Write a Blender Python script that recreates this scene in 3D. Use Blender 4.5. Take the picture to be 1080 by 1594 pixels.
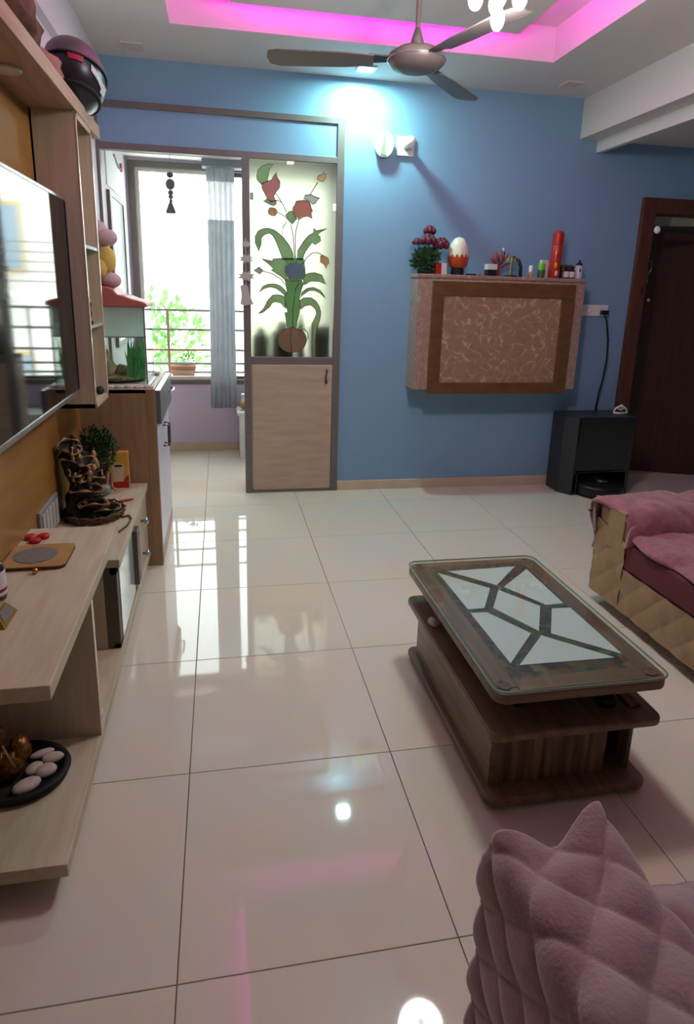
import bpy, bmesh, math, random
from mathutils import Vector, Matrix, noise
random.seed(7)
R_ = math.radians
for o in list(bpy.data.objects): bpy.data.objects.remove(o, do_unlink=True)
scene = bpy.context.scene
COL = scene.collection

# ------------------------------------------------------------------ camera
FPX, PCX, PCY, CAMH = 1007.28, 540.0, 720.0, 1.36
YAW, PITCH, ROLL = R_(11.211), R_(14.903), R_(1.6176)
def _cam_axes():
    cy, sy, cp, sp = math.cos(YAW), math.sin(YAW), math.cos(PITCH), math.sin(PITCH)
    f = Vector((sy*cp, cy*cp, -sp)); r = Vector((cy, -sy, 0)); u = r.cross(f)
    cr, sr = math.cos(ROLL), math.sin(ROLL)
    return cr*r + sr*u, -sr*r + cr*u, -f
CR, CU, CB = _cam_axes()
CAM = Vector((0, 0, CAMH))
cd = bpy.data.cameras.new('camera'); cam = bpy.data.objects.new('camera', cd); COL.objects.link(cam)
cam.matrix_world = Matrix(((CR.x, CU.x, CB.x, CAM.x), (CR.y, CU.y, CB.y, CAM.y), (CR.z, CU.z, CB.z, CAM.z), (0, 0, 0, 1)))
cd.sensor_fit = 'HORIZONTAL'; cd.sensor_width = 36.0; cd.lens = 36.0*FPX/1080.0
cd.shift_y = -(797.0-PCY)/1080.0; cd.clip_start = 0.02; cd.clip_end = 200
scene.camera = cam
def ray(u, v): return CR*((u-PCX)/FPX) + CU*(-(v-PCY)/FPX) - CB
def PZ(u, v, z): d = ray(u, v); return CAM + d*((z-CAM.z)/d.z)
def PY(u, v, y): d = ray(u, v); return CAM + d*(y/d.y)
def PX(u, v, x): d = ray(u, v); return CAM + d*(x/d.x)

# ------------------------------------------------------------------ world, exposure
w = bpy.data.worlds.new('sky'); scene.world = w; w.use_nodes = True
bg = w.node_tree.nodes['Background']; bg.inputs[0].default_value = (0.93, 0.97, 1.0, 1); bg.inputs[1].default_value = 6.5
scene.view_settings.view_transform = 'Standard'; scene.view_settings.look = 'None'
scene.view_settings.gamma = 1.0; scene.view_settings.use_curve_mapping = False
scene.view_settings.exposure = 0.5

# ------------------------------------------------------------------ materials
def lin(h):
    if isinstance(h, (tuple, list)): c = [x/255.0 for x in h]
    else: c = [int(h[i:i+2], 16)/255.0 for i in (0, 2, 4)]
    return tuple((x/12.92 if x <= .04045 else ((x+.055)/1.055)**2.4) for x in c) + (1.0,)
MATS = {}
def mat(name, col, rough=.5, metal=0.0, spec=.5, col2=None, scale=8.0, vec=(1, 1, 1), detail=4.0, ramp=(.35, .65),
        bump=0.0, bscale=60.0, coat=0.0, trans=0.0, ior=1.45, emit=None, estr=0.0, sheen=0.0, rand=0.0, rvar=0.0):
    m = bpy.data.materials.new(name); m.use_nodes = True; nt = m.node_tree; n = nt.nodes; L = nt.links
    p = n['Principled BSDF']; p.inputs['Base Color'].default_value = lin(col); p.inputs['Roughness'].default_value = rough
    p.inputs['Metallic'].default_value = metal; p.inputs['Specular IOR Level'].default_value = spec
    p.inputs['Coat Weight'].default_value = coat; p.inputs['Coat Roughness'].default_value = .05
    p.inputs['Transmission Weight'].default_value = trans; p.inputs['IOR'].default_value = ior
    p.inputs['Sheen Weight'].default_value = sheen
    if emit: p.inputs['Emission Color'].default_value = lin(emit); p.inputs['Emission Strength'].default_value = estr
    tc = n.new('ShaderNodeTexCoord'); mp = n.new('ShaderNodeMapping'); mp.inputs['Scale'].default_value = vec
    L.new(tc.outputs['Object'], mp.inputs['Vector'])
    if rand:
        oi = n.new('ShaderNodeObjectInfo'); ml = n.new('ShaderNodeVectorMath'); ml.operation = 'SCALE'
        cb = n.new('ShaderNodeCombineXYZ')
        for i in range(3): L.new(oi.outputs['Random'], cb.inputs[i])
        L.new(cb.outputs[0], ml.inputs[0]); ml.inputs['Scale'].default_value = rand
        L.new(ml.outputs[0], mp.inputs['Location'])
    if col2:
        nz = n.new('ShaderNodeTexNoise'); nz.inputs['Scale'].default_value = scale; nz.inputs['Detail'].default_value = detail
        L.new(mp.outputs[0], nz.inputs['Vector'])
        cr = n.new('ShaderNodeValToRGB'); cr.color_ramp.elements[0].position = ramp[0]; cr.color_ramp.elements[1].position = ramp[1]
        cr.color_ramp.elements[0].color = lin(col); cr.color_ramp.elements[1].color = lin(col2)
        L.new(nz.outputs['Fac'], cr.inputs[0]); L.new(cr.outputs[0], p.inputs['Base Color'])
        if rvar:
            mr = n.new('ShaderNodeMapRange'); mr.inputs['To Min'].default_value = rough; mr.inputs['To Max'].default_value = rough+rvar
            L.new(nz.outputs['Fac'], mr.inputs['Value']); L.new(mr.outputs[0], p.inputs['Roughness'])
    if bump:
        nb = n.new('ShaderNodeTexNoise'); nb.inputs['Scale'].default_value = bscale; nb.inputs['Detail'].default_value = 5
        L.new(mp.outputs[0], nb.inputs['Vector'])
        bp = n.new('ShaderNodeBump'); bp.inputs['Strength'].default_value = bump; bp.inputs['Distance'].default_value = .01
        L.new(nb.outputs['Fac'], bp.inputs['Height']); L.new(bp.outputs[0], p.inputs['Normal'])
    MATS[name] = m; return m
def clear_mat(name, col, fac=.12, rough=.02):
    """thin clear sheet: see-through with a fresnel gloss"""
    m = bpy.data.materials.new(name); m.use_nodes = True; nt = m.node_tree; n = nt.nodes; L = nt.links
    out = n['Material Output']; n.remove(n['Principled BSDF'])
    t = n.new('ShaderNodeBsdfTransparent'); t.inputs[0].default_value = lin(col)
    g = n.new('ShaderNodeBsdfGlossy'); g.inputs['Roughness'].default_value = rough
    fr = n.new('ShaderNodeLayerWeight'); pw = n.new('ShaderNodeMath'); pw.operation = 'POWER'; pw.inputs[1].default_value = 4.5
    L.new(fr.outputs['Facing'], pw.inputs[0])
    ad = n.new('ShaderNodeMath'); ad.operation = 'MULTIPLY_ADD'; ad.inputs[1].default_value = .8; ad.inputs[2].default_value = fac*.25
    L.new(pw.outputs[0], ad.inputs[0])
    mx = n.new('ShaderNodeMixShader'); L.new(ad.outputs[0], mx.inputs[0]); L.new(t.outputs[0], mx.inputs[1]); L.new(g.outputs[0], mx.inputs[2])
    L.new(mx.outputs[0], out.inputs[0]); MATS[name] = m; return m
def film_mat(name, col, k=.5):
    """coloured film on glass: lets light through"""
    m = bpy.data.materials.new(name); m.use_nodes = True; nt = m.node_tree; n = nt.nodes; L = nt.links
    out = n['Material Output']; n.remove(n['Principled BSDF'])
    d = n.new('ShaderNodeBsdfDiffuse'); t = n.new('ShaderNodeBsdfTranslucent')
    nz = n.new('ShaderNodeTexNoise'); nz.inputs['Scale'].default_value = 9
    tc = n.new('ShaderNodeTexCoord'); L.new(tc.outputs['Object'], nz.inputs['Vector'])
    mc = n.new('ShaderNodeMix'); mc.data_type = 'RGBA'
    c = lin(col); mc.inputs[6].default_value = tuple(x*.8 for x in c[:3])+(1,); mc.inputs[7].default_value = tuple(min(1, x*1.2) for x in c[:3])+(1,)
    L.new(nz.outputs['Fac'], mc.inputs[0])
    for s in (d, t): L.new(mc.outputs[2], s.inputs[0])
    mx = n.new('ShaderNodeMixShader'); mx.inputs[0].default_value = k
    L.new(d.outputs[0], mx.inputs[1]); L.new(t.outputs[0], mx.inputs[2]); L.new(mx.outputs[0], out.inputs[0]); MATS[name] = m; return m
def marble_mat(name, a, b, c, scale=9):
    m = mat(name, a, rough=.35); nt = m.node_tree; n = nt.nodes; L = nt.links; p = n['Principled BSDF']
    tc = n.new('ShaderNodeTexCoord'); nz = n.new('ShaderNodeTexNoise'); nz.inputs['Scale'].default_value = 5; nz.inputs['Detail'].default_value = 3
    L.new(tc.outputs['Object'], nz.inputs['Vector'])
    mxv = n.new('ShaderNodeMix'); mxv.data_type = 'RGBA'; mxv.inputs[0].default_value = .25
    L.new(tc.outputs['Object'], mxv.inputs[6]); L.new(nz.outputs['Color'], mxv.inputs[7])
    vo = n.new('ShaderNodeTexVoronoi'); vo.feature = 'DISTANCE_TO_EDGE'; vo.inputs['Scale'].default_value = scale
    L.new(mxv.outputs[2], vo.inputs['Vector'])
    cr = n.new('ShaderNodeValToRGB'); e = cr.color_ramp.elements; e[0].position = 0; e[0].color = lin(c); e[1].position = .06; e[1].color = lin(a)
    e2 = e.new(.5); e2.color = lin(b)
    n2 = n.new('ShaderNodeTexNoise'); n2.inputs['Scale'].default_value = scale*1.6; L.new(tc.outputs['Object'], n2.inputs['Vector'])
    mr = n.new('ShaderNodeMapRange'); mr.inputs['From Min'].default_value = .42; mr.inputs['From Max'].default_value = .56; L.new(n2.outputs['Fac'], mr.inputs['Value'])
    mx = n.new('ShaderNodeMix'); mx.data_type = 'RGBA'; mx.inputs[6].default_value = lin(a); L.new(mr.outputs[0], mx.inputs[0])
    L.new(vo.outputs[0], cr.inputs[0]); L.new(cr.outputs[0], mx.inputs[7]); L.new(mx.outputs[2], p.inputs['Base Color']); return m
def mosaic_mat(name, cols, scale=70):
    m = mat(name, cols[0], rough=.3); nt = m.node_tree; n = nt.nodes; L = nt.links; p = n['Principled BSDF']
    tc = n.new('ShaderNodeTexCoord'); vo = n.new('ShaderNodeTexVoronoi'); vo.inputs['Scale'].default_value = scale
    L.new(tc.outputs['Object'], vo.inputs['Vector'])
    sp = n.new('ShaderNodeSeparateColor'); L.new(vo.outputs['Color'], sp.inputs[0])
    cr = n.new('ShaderNodeValToRGB'); cr.color_ramp.interpolation = 'CONSTANT'; e = cr.color_ramp.elements
    while len(e) < len(cols): e.new(.5)
    for i, c in enumerate(cols): e[i].position = i/len(cols); e[i].color = lin(c)
    L.new(sp.outputs[0], cr.inputs[0]); L.new(cr.outputs[0], p.inputs['Base Color']); return m

mat('floor_tile', 'd4cfc2', rough=.035, spec=.5, col2='dccdb6', scale=3.2, detail=2, ramp=(.3, .75), rand=40)
mat('grout', '8d7d70', rough=.8)
mat('blue_paint', '80a3c1', rough=.55, col2='83a5c3', scale=2, bump=.05, bscale=220)
mat('pale_paint', 'cfc8cc', rough=.6, bump=.04, bscale=220)
mat('cream_paint', 'e6e0d6', rough=.6)
mat('lilac_paint', 'cfc3d6', rough=.6, bump=.04, bscale=220)
mat('ceiling_paint', 'd8d1cd', rough=.7)
mat('cove_paint', 'd8d1cd', rough=.7)
mat('beige_panel', 'd9d0c8', rough=.7)
mat('skirting', 'cbb49a', rough=.25, col2='d6c2aa', scale=5)
mat('frame_metal', '6f6663', rough=.45, col2='766c69', scale=12)
mat('oak_pale', 'cbbfa4', rough=.5, col2='b8a88b', scale=5, vec=(8, .9, 8), ramp=(.3, .75), bump=.06, bscale=30)
mat('oak_pale_x', 'cbbfa4', rough=.5, col2='b8a88b', scale=5, vec=(.9, 8, 8), ramp=(.3, .75), bump=.06, bscale=30)
mat('oak_edge', 'c3ab97', rough=.5, col2='b59c88', scale=6, vec=(6, 1, 6))
mat('oak_door', 'c3ae9a', rough=.45, col2='b19a85', scale=4, vec=(1.2, 8, 7), ramp=(.3, .75), bump=.05, bscale=30)
mat('oak_tower', 'cbbfa4', rough=.5, col2='b8a88b', scale=5, vec=(8, 8, .8), ramp=(.3, .75))
mat('oak_upright', 'cbbfa4', rough=.5, col2='b8a88b', scale=5, vec=(7, 7, .8), ramp=(.3, .75))
mat('board_brown', 'b08e70', rough=.5, col2='9c7b5e', scale=5, vec=(7, .8, 7))
mat('gold_wood', 'a8783a', rough=.4, col2='8f6430', scale=4, vec=(3, .9, 5), ramp=(.25, .8), coat=.2)
mat('walnut_side', '9f8160', rough=.5, col2='876a4c', scale=5, vec=(7, 7, .8), ramp=(.3, .75))
mat('walnut', '866c53', rough=.5, col2='644d3a', scale=5, vec=(7, .8, 7), ramp=(.3, .72), coat=.15)
mat('walnut_v', '866b50', rough=.5, col2='4f3b2a', scale=5, vec=(9, 9, .5), ramp=(.38, .62), coat=.15)
mat('walnut_x', '866c53', rough=.5, col2='644d3a', scale=5, vec=(.8, 7, 7), ramp=(.3, .72), coat=.15)
mat('door_wood', '43291d', rough=.5, col2='38221a', scale=4, vec=(8, 8, .8))
mat('door_frame_wood', '633826', rough=.4, col2='4f2b1b', scale=4, vec=(8, 8, .8))
mat('brown_wood', '75502f', rough=.4, col2='664427', scale=5, vec=(2, 7, 5), coat=.1)
mat('black_gloss', '0c0d0f', rough=.12, coat=.6)
mat('screen', '0a0c0e', rough=.05, spec=.5)
mat('black_plastic', '17181b', rough=.35)
mat('dock_side', '2c2d31', rough=.35)
mat('black_matte', '191716', rough=.7)
mat('silver', 'b9bbbd', rough=.25, metal=.9)
mat('chrome', 'd9d9d9', rough=.08, metal=1)
mat('dark_steel', '55504d', rough=.3, metal=.8)
mat('white_plastic', 'ecebe6', rough=.35)
mat('white_gloss', 'f2f0ee', rough=.2)
mat('lilac_laminate', 'd5cbdc', rough=.3)
mat('slate_laminate', '5b6264', rough=.3)
mat('grey_frame', '5e5348', rough=.45, metal=.2)
mat('milk_glass', 'c4d2cc', rough=.12, coat=.4)
mat('green_paint', '93d07c', rough=.35)
mat('green_cap', '6cc22f', rough=.35)
mat('rose_plush', 'a8676f', rough=.95, col2='8c505a', scale=22, bump=.5, bscale=140, sheen=.6)
mat('dusty_plush', 'a98c8d', rough=.95, col2='936f74', scale=12, bump=.25, bscale=150, sheen=.5)
mat('grey_plush', 'a59a8e', rough=.95, col2='958a7e', scale=22, bump=.6, bscale=140, sheen=.5)
mat('maroon_fabric', '6b3138', rough=.85, bump=.2, bscale=250)
mat('beige_leather', 'a88a68', rough=.5, col2='9d7f5e', scale=12, bump=.12, bscale=160)
film_mat('curtain_grey', 'a3a6ab', .22)
film_mat('curtain_band', 'c9c6c9', .4)
mat('terracotta', 'b3765a', rough=.8)
mat('soil', '4a382c', rough=.95)
mat('leaf_green', '4f7a3c', rough=.5, col2='6c9a4e', scale=30)
mat('leaf_dark', '2f4a2d', rough=.6, col2='47693f', scale=40)
mat('leaf_aqua', '4aa860', rough=.4, col2='6cc47a', scale=30)
mat('rose_petal', '6d1f35', rough=.6, col2='4d1226', scale=40)
mat('rock_dark', '2a2622', rough=.6, col2='15130f', scale=14, bump=.7, bscale=40)
mat('gold_old', 'b8976a', rough=.5, metal=.3, col2='8a6a3c', scale=30)
mat('gold', 'c9a24e', rough=.25, metal=.9)
mat('bronze', '9a6a35', rough=.35, metal=.7, col2='5e3a18', scale=40, bump=.5, bscale=60)
mat('wicker', '7c5639', rough=.7, col2='4c3322', scale=60)
mat('stone_white', 'd4c3bb', rough=.6, col2='c5b2aa', scale=20)
mat('red_plastic', 'b32019', rough=.35)
mat('red_can', 'b3241c', rough=.3, coat=.4)
mat('tank_red', 'b0655c', rough=.45)
film_mat('tank_white', 'f4f8f6', .85)
mat('plush_pink', 'cdb4b8', rough=.95, bump=.3, bscale=150)
mat('plush_yellow', 'd9c065', rough=.95, bump=.3, bscale=150)
mat('gravel', 'c4b080', rough=.8, col2='6e6a48', scale=60)
mat('rock_tan', 'd0b98a', rough=.8, col2='84734a', scale=25, bump=.5)
mat('box_yellow', 'd7a646', rough=.5)
mat('box_red', 'b3261e', rough=.5)
mat('cream_print', 'e3d1ae', rough=.5)
mat('brown_print', '5e3421', rough=.5)
mat('amber_bottle', '2c1a18', rough=.15, coat=.5)
mat('label_white', 'dcd6d6', rough=.55)
mat('label_maroon', '7d3038', rough=.55)
mat('cap_violet', '575064', rough=.4)
mat('cork_board', 'b08d52', rough=.5, col2='a07d45', scale=12)
mat('board_edge', '4f3517', rough=.6)
mat('oval_grey', '7d776f', rough=.6, col2='6a655e', scale=160)
mat('frost_paste', 'cfd0c8', rough=.4)
mat('crystal_solid', 'dfe8dc', rough=.08, trans=.7)
mat('hand_pink', 'b59a92', rough=.4)
mat('egg_cream', 'e2d6c0', rough=.4)
mat('egg_red', 'b5451f', rough=.4)
mat('coral_red', '9c3a38', rough=.6)
mat('straw', 'a58b4a', rough=.7)
mat('navy_plastic', '2a2f3c', rough=.4)
mat('blue_white', 'cfdae4', rough=.35)
mat('helmet_black', '26232a', rough=.35)
mat('helmet_visor', '5d5452', rough=.4)
mat('helmet_red', '9c2530', rough=.3)
mat('reflect_white', 'cfcfcc', rough=.4)
mat('cloth_brown', '6d3f2c', rough=.9, col2='4a2a1f', scale=12)
mat('cloth_rose', 'a06a60', rough=.9)
mat('fan_brown', '6b5f5c', rough=.4, metal=.2)
mat('drop_glass', 'f4ecff', rough=.1, emit='f1e4ff', estr=6.0)
mat('lamp_on', 'ffffff', rough=.3, emit='e6fbff', estr=30.0)
mat('lamp_off', 'cdbfb4', rough=.5)
mat('led_magenta', 'ff20d0', rough=.5, emit='ee00dc', estr=24.0)
mat('pane_mirror', 'dbe3df', rough=.12, spec=.5)
mosaic_mat('mosaic', ['4d4537', '5d6a45', '6b5a3c', '3f4a60', '7a4a44', '70724a', '55504a', '4b5f55'], 60)
marble_mat('brown_marble', 'a08468', '94775e', 'cdb699', 14)
marble_mat('pink_marble', 'a88b7d', '9a7d70', 'c8afa1', 22)
clear_mat('clear_glass', 'f2f7f4', .1)
clear_mat('tank_glass', 'f3f8f6', .15, .05)
clear_mat('table_glass', 'f8fcfa', .12)
mat('glass_edge', '6f9484', rough=.2)
mat('frosted_glass', 'a6a797', rough=.55, trans=1.0, ior=1.2, spec=.5)
film_mat('film_green', 'c6dcba', .8); film_mat('film_green_dark', 'aad0a2', .8); film_mat('film_red', 'eeb2aa', .8); film_mat('film_rose', 'e6b0b4', .8)
film_mat('film_orange', 'eac29c', .8); film_mat('film_blue', 'b4c0d8', .75); film_mat('film_brown', 'bb9a86', .6); film_mat('film_grey', 'd9dcd6', .7)
mat('leading', '5d5a48', rough=.6)
mat('facade', 'efece6', rough=.8); mat('facade_glass', '9fb2c4', rough=.2); mat('facade_ochre', 'd9c08c', rough=.8); mat('rail_grey', '8f8884', rough=.5)
mat('rail_rust', 'a88478', rough=.6)
mat('paper', 'e9e6e4', rough=.7); mat('ornament_grey', 'b9b3ad', rough=.6); mat('haze_and_plate_grey', '8f8c86', rough=.6); mat('hazed_brown', '7d6a5c', rough=.6)  # last two: lightened to paint in haze behind glass; grey also serves the switch plate
clear_mat('tank_haze', 'f6f9f8', .9, .2)
mat('pink_dot', 'd4797f', rough=.6)
M = MATS

# ------------------------------------------------------------------ mesh builder
ORG = {}
class MB:
    def __init__(s): s.v = []; s.f = []
    def add(s, vs, fs):
        o = len(s.v); s.v += [Vector(x) for x in vs]; s.f += [tuple(i+o for i in f) for f in fs]; return s
    def box(s, x0, x1, y0, y1, z0, z1):
        return s.add([(x, y, z) for z in (z0, z1) for y in (y0, y1) for x in (x0, x1)],
                     [(0, 2, 3, 1), (4, 5, 7, 6), (0, 1, 5, 4), (1, 3, 7, 5), (3, 2, 6, 7), (2, 0, 4, 6)])
    def prism(s, poly, ax, a0, a1):
        def p(q, a):
            if ax == 'z': return (q[0], q[1], a)
            if ax == 'y': return (q[0], a, q[1])
            return (a, q[0], q[1])
        n = len(poly)
        return s.add([p(q, a0) for q in poly]+[p(q, a1) for q in poly],
                     [tuple(range(n))[::-1], tuple(range(n, 2*n))]+[(i, (i+1) % n, n+(i+1) % n, n+i) for i in range(n)])
    def tube(s, pts, r, n=8, closed=False, flat=None):
        pts = [Vector(p) for p in pts]; m = len(pts); rs = r if isinstance(r, (list, tuple)) else [r]*m
        vs = []; up = Vector((0, 0, 1))
        for i, p in enumerate(pts):
            a = pts[(i-1) % m] if (closed or i > 0) else p; b = pts[(i+1) % m] if (closed or i < m-1) else p
            t = (b-a).normalized() if (b-a).length > 1e-9 else Vector((0, 0, 1))
            e = up if abs(t.dot(up)) < .95 else Vector((1, 0, 0))
            x = t.cross(e).normalized(); y = x.cross(t).normalized()
            for k in range(n):
                an = 2*math.pi*k/n; vs.append(p+x*(rs[i]*math.cos(an))+y*(rs[i]*math.sin(an)*(flat or 1)))
        fs = []
        for i in range(m if closed else m-1):
            j = (i+1) % m
            for k in range(n): fs.append((i*n+k, i*n+(k+1) % n, j*n+(k+1) % n, j*n+k))
        if not closed: fs += [tuple(range(n))[::-1], tuple(range((m-1)*n, m*n))]
        return s.add(vs, fs)
    def cyl(s, a, b, r, r2=None, n=20): return s.tube([a, b], [r, r if r2 is None else r2], n)
    def lathe(s, prof, c, n=24, axis='z', sx=1, sy=1):
        vs = []; c = Vector(c)
        for r, z in prof:
            for k in range(n):
                a = 2*math.pi*k/n; x, y = r*math.cos(a)*sx, r*math.sin(a)*sy
                vs.append(c+(Vector((x, y, z)) if axis == 'z' else Vector((x, z, y)) if axis == 'y' else Vector((z, x, y))))
        m = len(prof)
        fs = [(i*n+k, i*n+(k+1) % n, (i+1)*n+(k+1) % n, (i+1)*n+k) for i in range(m-1) for k in range(n)]
        fs += [tuple(range(n))[::-1], tuple(range((m-1)*n, m*n))]
        return s.add(vs, fs)
    def ell(s, c, r, n=16, m=10, nz=0, ns=3, rot=None):
        c = Vector(c); r = (r, r, r) if not isinstance(r, (tuple, list)) else r; vs = []; fs = []
        for i in range(m+1):
            t = math.pi*(i+.02)/(m+.04)
            for k in range(n):
                a = 2*math.pi*k/n; d = Vector((math.sin(t)*math.cos(a), math.sin(t)*math.sin(a), math.cos(t)))
                q = Vector((d.x*r[0], d.y*r[1], d.z*r[2]))
                if nz: q *= 1+nz*noise.noise(d*ns+c*7)
                if rot: q = rot @ q
                vs.append(c+q)
        for i in range(m):
            for k in range(n): fs.append((i*n+k, (i+1)*n+k, (i+1)*n+(k+1) % n, i*n+(k+1) % n))
        fs += [tuple(range(n)), tuple(range(m*n, (m+1)*n))[::-1]]
        return s.add(vs, fs)
    def grid(s, nu, nv, fn):
        vs = [fn(i/nu, j/nv) for i in range(nu+1) for j in range(nv+1)]
        return s.add(vs, [(i*(nv+1)+j, (i+1)*(nv+1)+j, (i+1)*(nv+1)+j+1, i*(nv+1)+j+1) for i in range(nu) for j in range(nv)])
    def xf(s, mtx, start=0):
        for i in range(start, len(s.v)): s.v[i] = mtx @ s.v[i]
        return s
    def turn(s, c, ax, deg, start=0):
        c = Vector(c); return s.xf(Matrix.Translation(c) @ Matrix.Rotation(R_(deg), 4, ax) @ Matrix.Translation(-c), start)
    def build(s, name, m, parent=None, smooth=False, bevel=0, solid=0, sub=0, origin=None, auto=True):
        if parent is not None: org = ORG[parent.name]
        elif origin is not None: org = Vector(origin)
        else:
            xs = [v.x for v in s.v]; ys = [v.y for v in s.v]; zs = [v.z for v in s.v]
            org = Vector(((min(xs)+max(xs))/2, (min(ys)+max(ys))/2, min(zs)))
        me = bpy.data.meshes.new(name); me.from_pydata([v-org for v in s.v], [], s.f)
        b = bmesh.new(); b.from_mesh(me); bmesh.ops.recalc_face_normals(b, faces=b.faces); b.to_mesh(me); b.free()
        me.materials.append(M[m] if isinstance(m, str) else m)
        if smooth: me.polygons.foreach_set('use_smooth', [True]*len(me.polygons))
        o = bpy.data.objects.new(name, me); COL.objects.link(o)
        if parent is not None: o.parent = parent
        else: o.location = org
        ORG[o.name] = org
        if solid: d = o.modifiers.new('solid', 'SOLIDIFY'); d.thickness = solid; d.offset = -1
        if bevel: d = o.modifiers.new('bevel', 'BEVEL'); d.width = bevel; d.segments = 2; d.limit_method = 'ANGLE'; d.angle_limit = R_(40)
        if sub: d = o.modifiers.new('sub', 'SUBSURF'); d.levels = sub; d.render_levels = sub
        return o
def tag(o, label, cat, group=None):
    o['label'] = label; o['category'] = cat
    if group: o['group'] = group
    return o
def thing(name, label, cat, loc, group=None):
    o = bpy.data.objects.new(name, None); COL.objects.link(o); o.location = loc; o.empty_display_size = .05
    ORG[o.name] = Vector(loc); return tag(o, label, cat, group)
def struct(o): o['kind'] = 'structure'; return o
def stuff(o): o['kind'] = 'stuff'; return o
def bx(*a): return MB().box(*a)
def rrect(x0, x1, y0, y1, r, n=6):
    out = []
    for cx, cy, a0 in ((x1-r, y1-r, 0), (x0+r, y1-r, 90), (x0+r, y0+r, 180), (x1-r, y0+r, 270)):
        for i in range(n+1): a = R_(a0+90*i/n); out.append((cx+r*math.cos(a), cy+r*math.sin(a)))
    return out

# ================================================================== THE SETTING
WF, WL, WLP, ZC = 4.29, -.68, -.645, 2.60      # far wall, left wall, left panelling face, ceiling
XR, YB, YW = 4.2, -1.5, 5.54                   # right wall, back wall, window wall
# floor with tiles
fl = struct(bx(WL-.1, XR+.1, YB-.1, YW+.1, -.08, -.006).build('floor', 'grout', origin=(0, 0, -.08)))
PT, X0, Y0 = .597, -.115, 1.625
tm = None
for i in range(-1, 8):
    for j in range(-6, 7):
        cx, cy = X0+(i+.5)*PT, Y0+(j+.5)*PT
        if cx-PT/2 > XR or cy-PT/2 > YW: continue
        g = .0012
        if tm is None:
            t = bx(cx-PT/2+g, cx+PT/2-g, cy-PT/2+g, cy+PT/2-g, -.012, 0).build('floor_tile', 'floor_tile', fl, bevel=.0012)
            tm = t; base = Vector((cx, cy, 0))
        else:
            t = tm.copy(); COL.objects.link(t); t.location = (cx-base.x, cy-base.y, 0)
# walls
def wall(name, boxes, m):
    b = MB()
    for q in boxes: b.box(*q)
    return struct(b.build(name, m))
DX0, DX1, DZ = 2.95, 3.75, 1.94                # doorway
wall('wall_far', [(WL-.02, .778, WF, WF+.12, 2.37, ZC+.2), (.778, DX0, WF, WF+.12, 0, ZC+.2), (DX0, DX1, WF, WF+.12, DZ, ZC+.2), (DX1, XR, WF, WF+.12, 0, ZC+.2)], 'blue_paint')
wall('wall_left', [(WL-.12, WL, YB, YW+.12, 0, ZC+.2)], 'pale_paint')
wall('wall_right', [(XR, XR+.12, YB, WF+.12, 0, ZC+.2)], 'blue_paint')
wall('wall_back', [(WL-.12, XR+.12, YB-.12, YB, 0, ZC+.2)], 'pale_paint')
WX0, WX1, WZ0, WZ1 = -.665, .95, .565, 2.27    # window opening
wall('wall_window', [(WL, 1.6, YW, YW+.12, 0, WZ0), (WL, WX0, YW, YW+.12, WZ0, ZC+.2), (WX1, 1.6, YW, YW+.12, WZ0, ZC+.2), (WX0, WX1, YW, YW+.12, WZ1, ZC+.2)], 'lilac_paint')
wall('wall_alcove', [(1.6, 1.72, WF+.12, YW+.12, 0, ZC+.2)], 'lilac_paint')
# window head beam and alcove ceiling
struct(bx(WL, 1.6, YW-.16, YW, WZ1+.02, ZC).build('trim_1', 'cream_paint'))
struct(bx(WL, WLP, YB, WF, 2.37, ZC).build('trim_2', 'pale_paint'))
# ceiling with a recessed tray
TX0, TX1, TY0, TY1 = -.21, 1.83, .35, 3.725
c = MB()
c.box(WL-.1, XR+.1, TY1, YW+.1, ZC, ZC+.2); c.box(WL-.1, XR+.1, YB-.1, TY0, ZC, ZC+.2)
c.box(WL-.1, TX0, TY0, TY1, ZC, ZC+.2); c.box(TX1, XR+.1, TY0, TY1, ZC, ZC+.2); c.box(TX0, TX1, TY0, TY1, ZC+.17, ZC+.2)
ceil = struct(c.build('ceiling', 'ceiling_paint'))
PX0, PX1, PY0, PY1 = .08, 1.54, .64, 3.55
bx(PX0, PX1, PY0, PY1, 2.655, 2.675).build('tray_panel', 'beige_panel', ceil)
bx(PX0+.1, PX1-.1, PY0+.1, PY1-.1, 2.675, ZC+.171).build('tray_core', 'cove_paint', ceil)
# dropped soffit on the right with a lip
sf = MB(); sf.box(2.35, XR, YB, WF, 2.36, ZC); sf.box(2.475, 2.51, YB, WF, 2.285, 2.37)
struct(sf.build('trim_3', 'ceiling_paint'))
# skirtings
struct(bx(.78, 2.86, WF-.014, WF, 0, .066).build('baseboard_far', 'skirting', bevel=.003))
struct(bx(WL, 1.6, YW-.014, YW, 0, .066).build('baseboard_window', 'skirting', bevel=.003))
struct(bx(XR-.014, XR, YB, WF, 0, .066).build('baseboard_right', 'skirting'))

# LED strips round the tray panel
for k, q in enumerate(((PX0+.03, PX1-.03, PY1-.05, PY1-.03), (PX0+.03, PX0+.05, PY0+.05, PY1-.05), (PX1-.05, PX1-.03, PY0+.05, PY1-.05))):
    tag(bx(q[0], q[1], q[2], q[3], 2.675, 2.687).build('led_strip', 'led_magenta'), 'glowing magenta light strip in the ceiling tray, on the side ' + ('of the blue wall', 'of the television', 'of the dropped beam')[k], 'light strip', 'magenta strips in the ceiling tray')

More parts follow.
